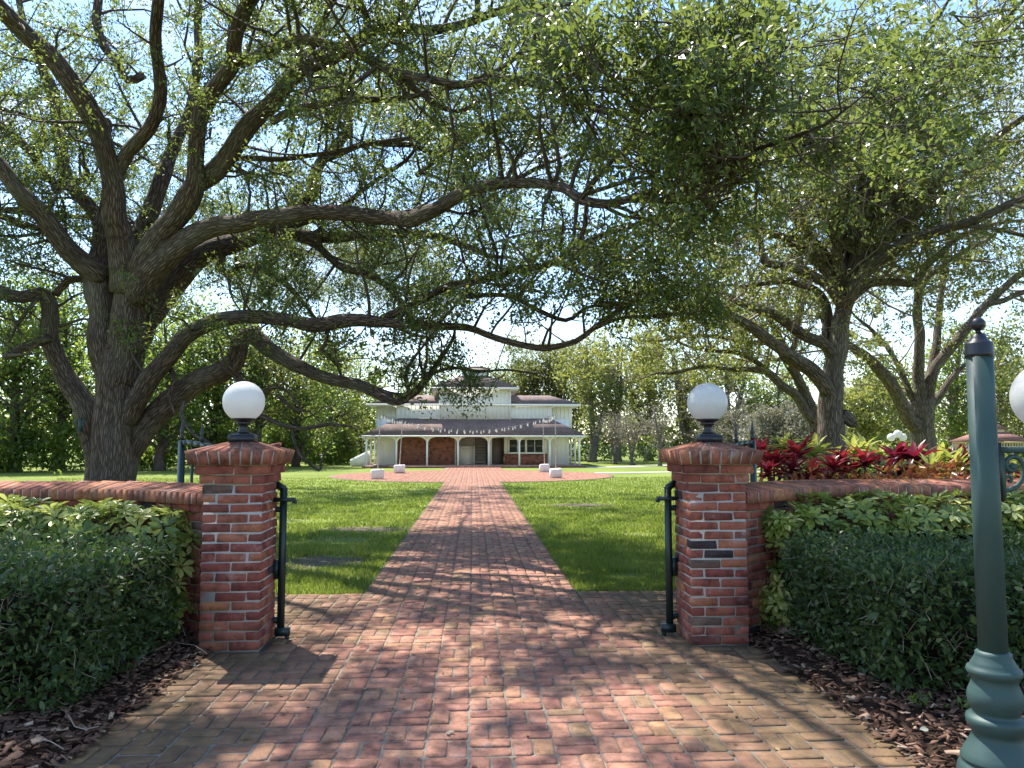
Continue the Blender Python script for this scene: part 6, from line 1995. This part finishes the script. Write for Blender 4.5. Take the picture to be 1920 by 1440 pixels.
for px, Y, h, rx, z0, per, lab in (
        (1152, 54, 4.0, 1.5, 1.3, 22, 'small bare grey tree right of the house, nearer the porch'),
        (1184, 52, 3.8, 1.4, 1.3, 22, 'small bare grey tree right of the house, farther from the porch'),
        (1237, 50, 4.4, 1.7, 1.2, 18, 'small bare grey tree left of the right brick pillar'),
        (1330, 50, 5.0, 2.0, 1.0, 20, 'bare grey tree seen right behind the right globe lamp'),
        (1385, 52, 5.4, 2.2, 1.0, 20, 'bare grey tree over the open gate at right')):
    k += 1
    bg_tree('bare_tree', lab, px, Y, h, rx, z0, 46, per, (0.08, 0.16), M_LEAF5, M_BARK3, M_TWIG2, 'small grey trees on the right lawn', 200 + k, 0.0, 3, 0.09)
for px, Y, h, rx, lab in ((1440, 42, 3.4, 1.6, 'silvery grey bush above the open gate at right'), (1490, 41, 3.6, 1.6, 'silvery grey bush left of the leaning oak stem'), (1535, 44, 3.2, 1.5, 'silvery grey bush behind the leaning oak stem')):
    k += 1
    bg_tree('silver_bush', lab, px, Y, h, rx, 0.2, 60, 110, (0.10, 0.2), M_LEAF5, M_BARK3, M_TWIG2, 'silvery bushes on the right lawn', 200 + k, 0.0, 3, 0.05)

def undergrowth(name, label, path, width, hfun, n, size, mat, seed):
    rng = np.random.default_rng(seed)
    path = np.array(path, dtype=float)
    S = np.concatenate([[0], np.cumsum(np.linalg.norm(np.diff(path, axis=0), axis=1))])
    s = rng.random(n) * S[-1]
    x, y = np.interp(s, S, path[:, 0]), np.interp(s, S, path[:, 1])
    top = hfun * (0.65 + 0.25 * np.sin(s * 0.9 + seed) + 0.18 * np.sin(s * 2.3 + 2) + 0.1 * np.sin(s * 5.1))
    v = rng.random(n)
    # lumps: keep the mass near bush surfaces
    z = top * rng.random(n) ** 0.7
    y = y + (rng.random(n) - 0.5) * width * np.sqrt(np.clip(1 - (z / (top + 0.01)) ** 2, 0.05, 1))
    p = np.stack([x + rng.normal(0, 0.15, n), y, z - 0.02], 1)
    d = norm(randdir(rng, n) + np.array([0, -0.2, 0.3]))
    V, F = leaf_quads(p, d, rng.uniform(size[0], size[1], n), rng, 0.6)
    tag(obj(name, V, F, mat, vattr={'rnd': np.repeat(np.clip(rng.random(n) * 0.8 + 0.15 * np.sin(s * 1.7), 0, 1), 4)}), label, 'undergrowth', kind='stuff')
undergrowth('undergrowth', 'dark leafy undergrowth along the edge of the wood at left', [(-48, 40), (-30, 41), (-20, 42), (-13.5, 47), (-10, 53), (-9, 60)], 3.0, 2.6, 26000, (0.16, 0.34), M_LEAF3, 91)
undergrowth('undergrowth', 'dense dark wood filling the far distance behind the left lawn', [(-60, 52), (-35, 52), (-22, 55), (-16, 62), (-5, 78)], 5.0, 8.0, 22000, (0.3, 0.6), M_LEAF3, 92)
undergrowth('undergrowth', 'dark green shrub belt behind the chain-link fence at right', [(-6, 78), (8, 64), (20, 63), (34, 62), (60, 52), (75, 40)], 3.0, 3.6, 26000, (0.2, 0.4), M_LEAF3, 93)
undergrowth('undergrowth', 'pale hazy tree belt in the far distance behind the house', [(-30, 95), (0, 92), (30, 88), (70, 75), (95, 55)], 6.0, 8.0, 16000, (0.4, 0.8), M_LEAF2, 94)

# ------------------------------------------------------------------ small things on the ground
def single_leaf(name, label, px, py, L, seed, mat, n=3, cat='leaf', z=0.006):
    c = G(px, py)
    rng = np.random.default_rng(seed)
    p = np.array([[c.x, c.y, z]]) + rng.normal(0, 0.004, (n, 3)) * np.array([1, 1, 0.3])
    a = rng.random() * 6 + np.arange(n) * 1.1
    d = norm(np.stack([np.cos(a), np.sin(a), np.full(n, 0.12)], 1))
    V, F = leaf_full(p, d, np.full(n, L) * rng.uniform(0.8, 1.1, n), rng, 0.45, 2.5, 0.06)
    return tag(obj(name, V, F, mat, vattr={'rnd': np.repeat(rng.random(n), 6)}), label, cat)
single_leaf('fallen_leaf', 'pale fallen leaf lying in the middle of the brick paving', 838, 1376, 0.05, 1, M_FALLEN, 2)
single_leaf('fallen_leaf', 'green-grey fallen leaf on the paving below the left pillar', 367, 1252, 0.07, 2, M_FALLEN, 2)
single_leaf('fallen_leaf', 'pale green fallen leaf on the mulch left of the lamp post base', 1737, 1397, 0.075, 3, M_FALLEN, 1, z=0.08)
single_leaf('fallen_leaf', 'brown fallen leaf on the mossy bricks left of the walk', 336, 1318, 0.04, 4, M_FALLEN, 1)
def sprig(name, label, px, py, zbase, seed, mat, n=18, L=0.04, h=0.07):
    c = G(px, py, zbase)
    rng = np.random.default_rng(seed)
    p = np.array([c.x, c.y, zbase]) + rng.normal(0, 1, (n, 3)) * np.array([0.03, 0.03, 0]) + np.array([0, 0, 1]) * rng.uniform(0.01, h, (n, 1))
    d = norm(randdir(rng, n) + np.array([0, 0, 0.8]))
    V, F = leaf_full(p, d, rng.uniform(0.6, 1.2, n) * L, rng, 0.5)
    return tag(obj(name, V, F, mat, vattr={'rnd': np.repeat(rng.random(n), 6)}), label, 'plant')
sprig('weed', 'small green weed in the mulch below the right hedge', 1722, 1330, 0.03, 1, M_LEAF3, 22)
sprig('weed', 'small green weed in the mulch just left of the lamp post', 1812, 1340, 0.03, 2, M_LEAF3, 16)
sprig('weed', 'little weed growing on top of the left brick wall', 108, 896, 1.14, 3, M_LEAF3, 14, 0.04, 0.08)
sprig('weed', 'green tuft growing under the coping of the right wall', 1534, 926, 1.0, 4, M_LEAF3, 26, 0.05, 0.07)
sprig('pansy', 'small violet-blue flower at the right edge beside the lamp post base', 1912, 1385, 0.07, 5, M_PANSY, 12, 0.03, 0.05)
sprig('weed', 'green leaves under the violet flower beside the lamp post base', 1914, 1400, 0.03, 6, M_LEAF3, 24, 0.04, 0.07)
def stick(label, pts, r, seed):
    m = MB(); m.tube([tuple(G(px, py, z)) for px, py, z in pts], r, 5)
    tag(m.build('dead_stick', M_TWIG2), label, 'stick')
stick('thin pale stick curving over the mulch below the left hedge', [(125, 1335, .09), (140, 1362, .08), (160, 1368, .08), (185, 1362, .07)], 0.003, 1)
stick('thin pale stick on the mulch against the left pillar foot', [(330, 1205, .08), (365, 1210, .08), (383, 1222, .05), (388, 1226, .03)], 0.003, 2)
stick('thin pale stick on the mulch in the lower left corner', [(70, 1384, .09), (95, 1390, .08), (120, 1405, .07)], 0.003, 3)

def litter(name, label, region, n, size, seed, z):
    """fallen oak leaves scattered singly"""
    rng = np.random.default_rng(seed)
    x0, x1, y0, y1 = region
    X = rng.uniform(x0, x1, n)
    Y = 1 / (1 / y0 + rng.random(n) * (1 / y1 - 1 / y0))
    a = rng.uniform(0, 6.28, n)
    d = norm(np.stack([np.cos(a), np.sin(a), rng.normal(0.05, 0.12, n)], 1))
    V, F = leaf_full(np.stack([X, Y, np.full(n, z)], 1), d, rng.uniform(size[0], size[1], n), rng, 0.42, 3.0, 0.06)
    tag(obj(name, V, F, M_LITTER, vattr={'rnd': np.repeat(rng.random(n), 6)}), label, 'leaf litter', kind='stuff')
M_LITTER = leaf_mat('leaf_litter', [(0.0, (0.10, 0.055, 0.028)), (0.6, (0.20, 0.125, 0.06)), (1.0, (0.30, 0.23, 0.11))], (0.2, 0.12, 0.04), 0.15, 0.7, 0.2)
litter('leaf_litter', 'small brown fallen oak leaves scattered over the brick paving', (-1.9, 2.05, 3.0, 22), 240, (0.02, 0.045), 5, 0.004)
litter('leaf_litter', 'small brown fallen oak leaves scattered over the near lawn', (-4.5, 4.5, 7.6, 22), 500, (0.03, 0.06), 6, 0.015)
litter('leaf_litter', 'pale fallen leaves scattered over the bark mulch', (-3.2, -1.95, 2.8, 6.2), 70, (0.03, 0.06), 7, 0.075)
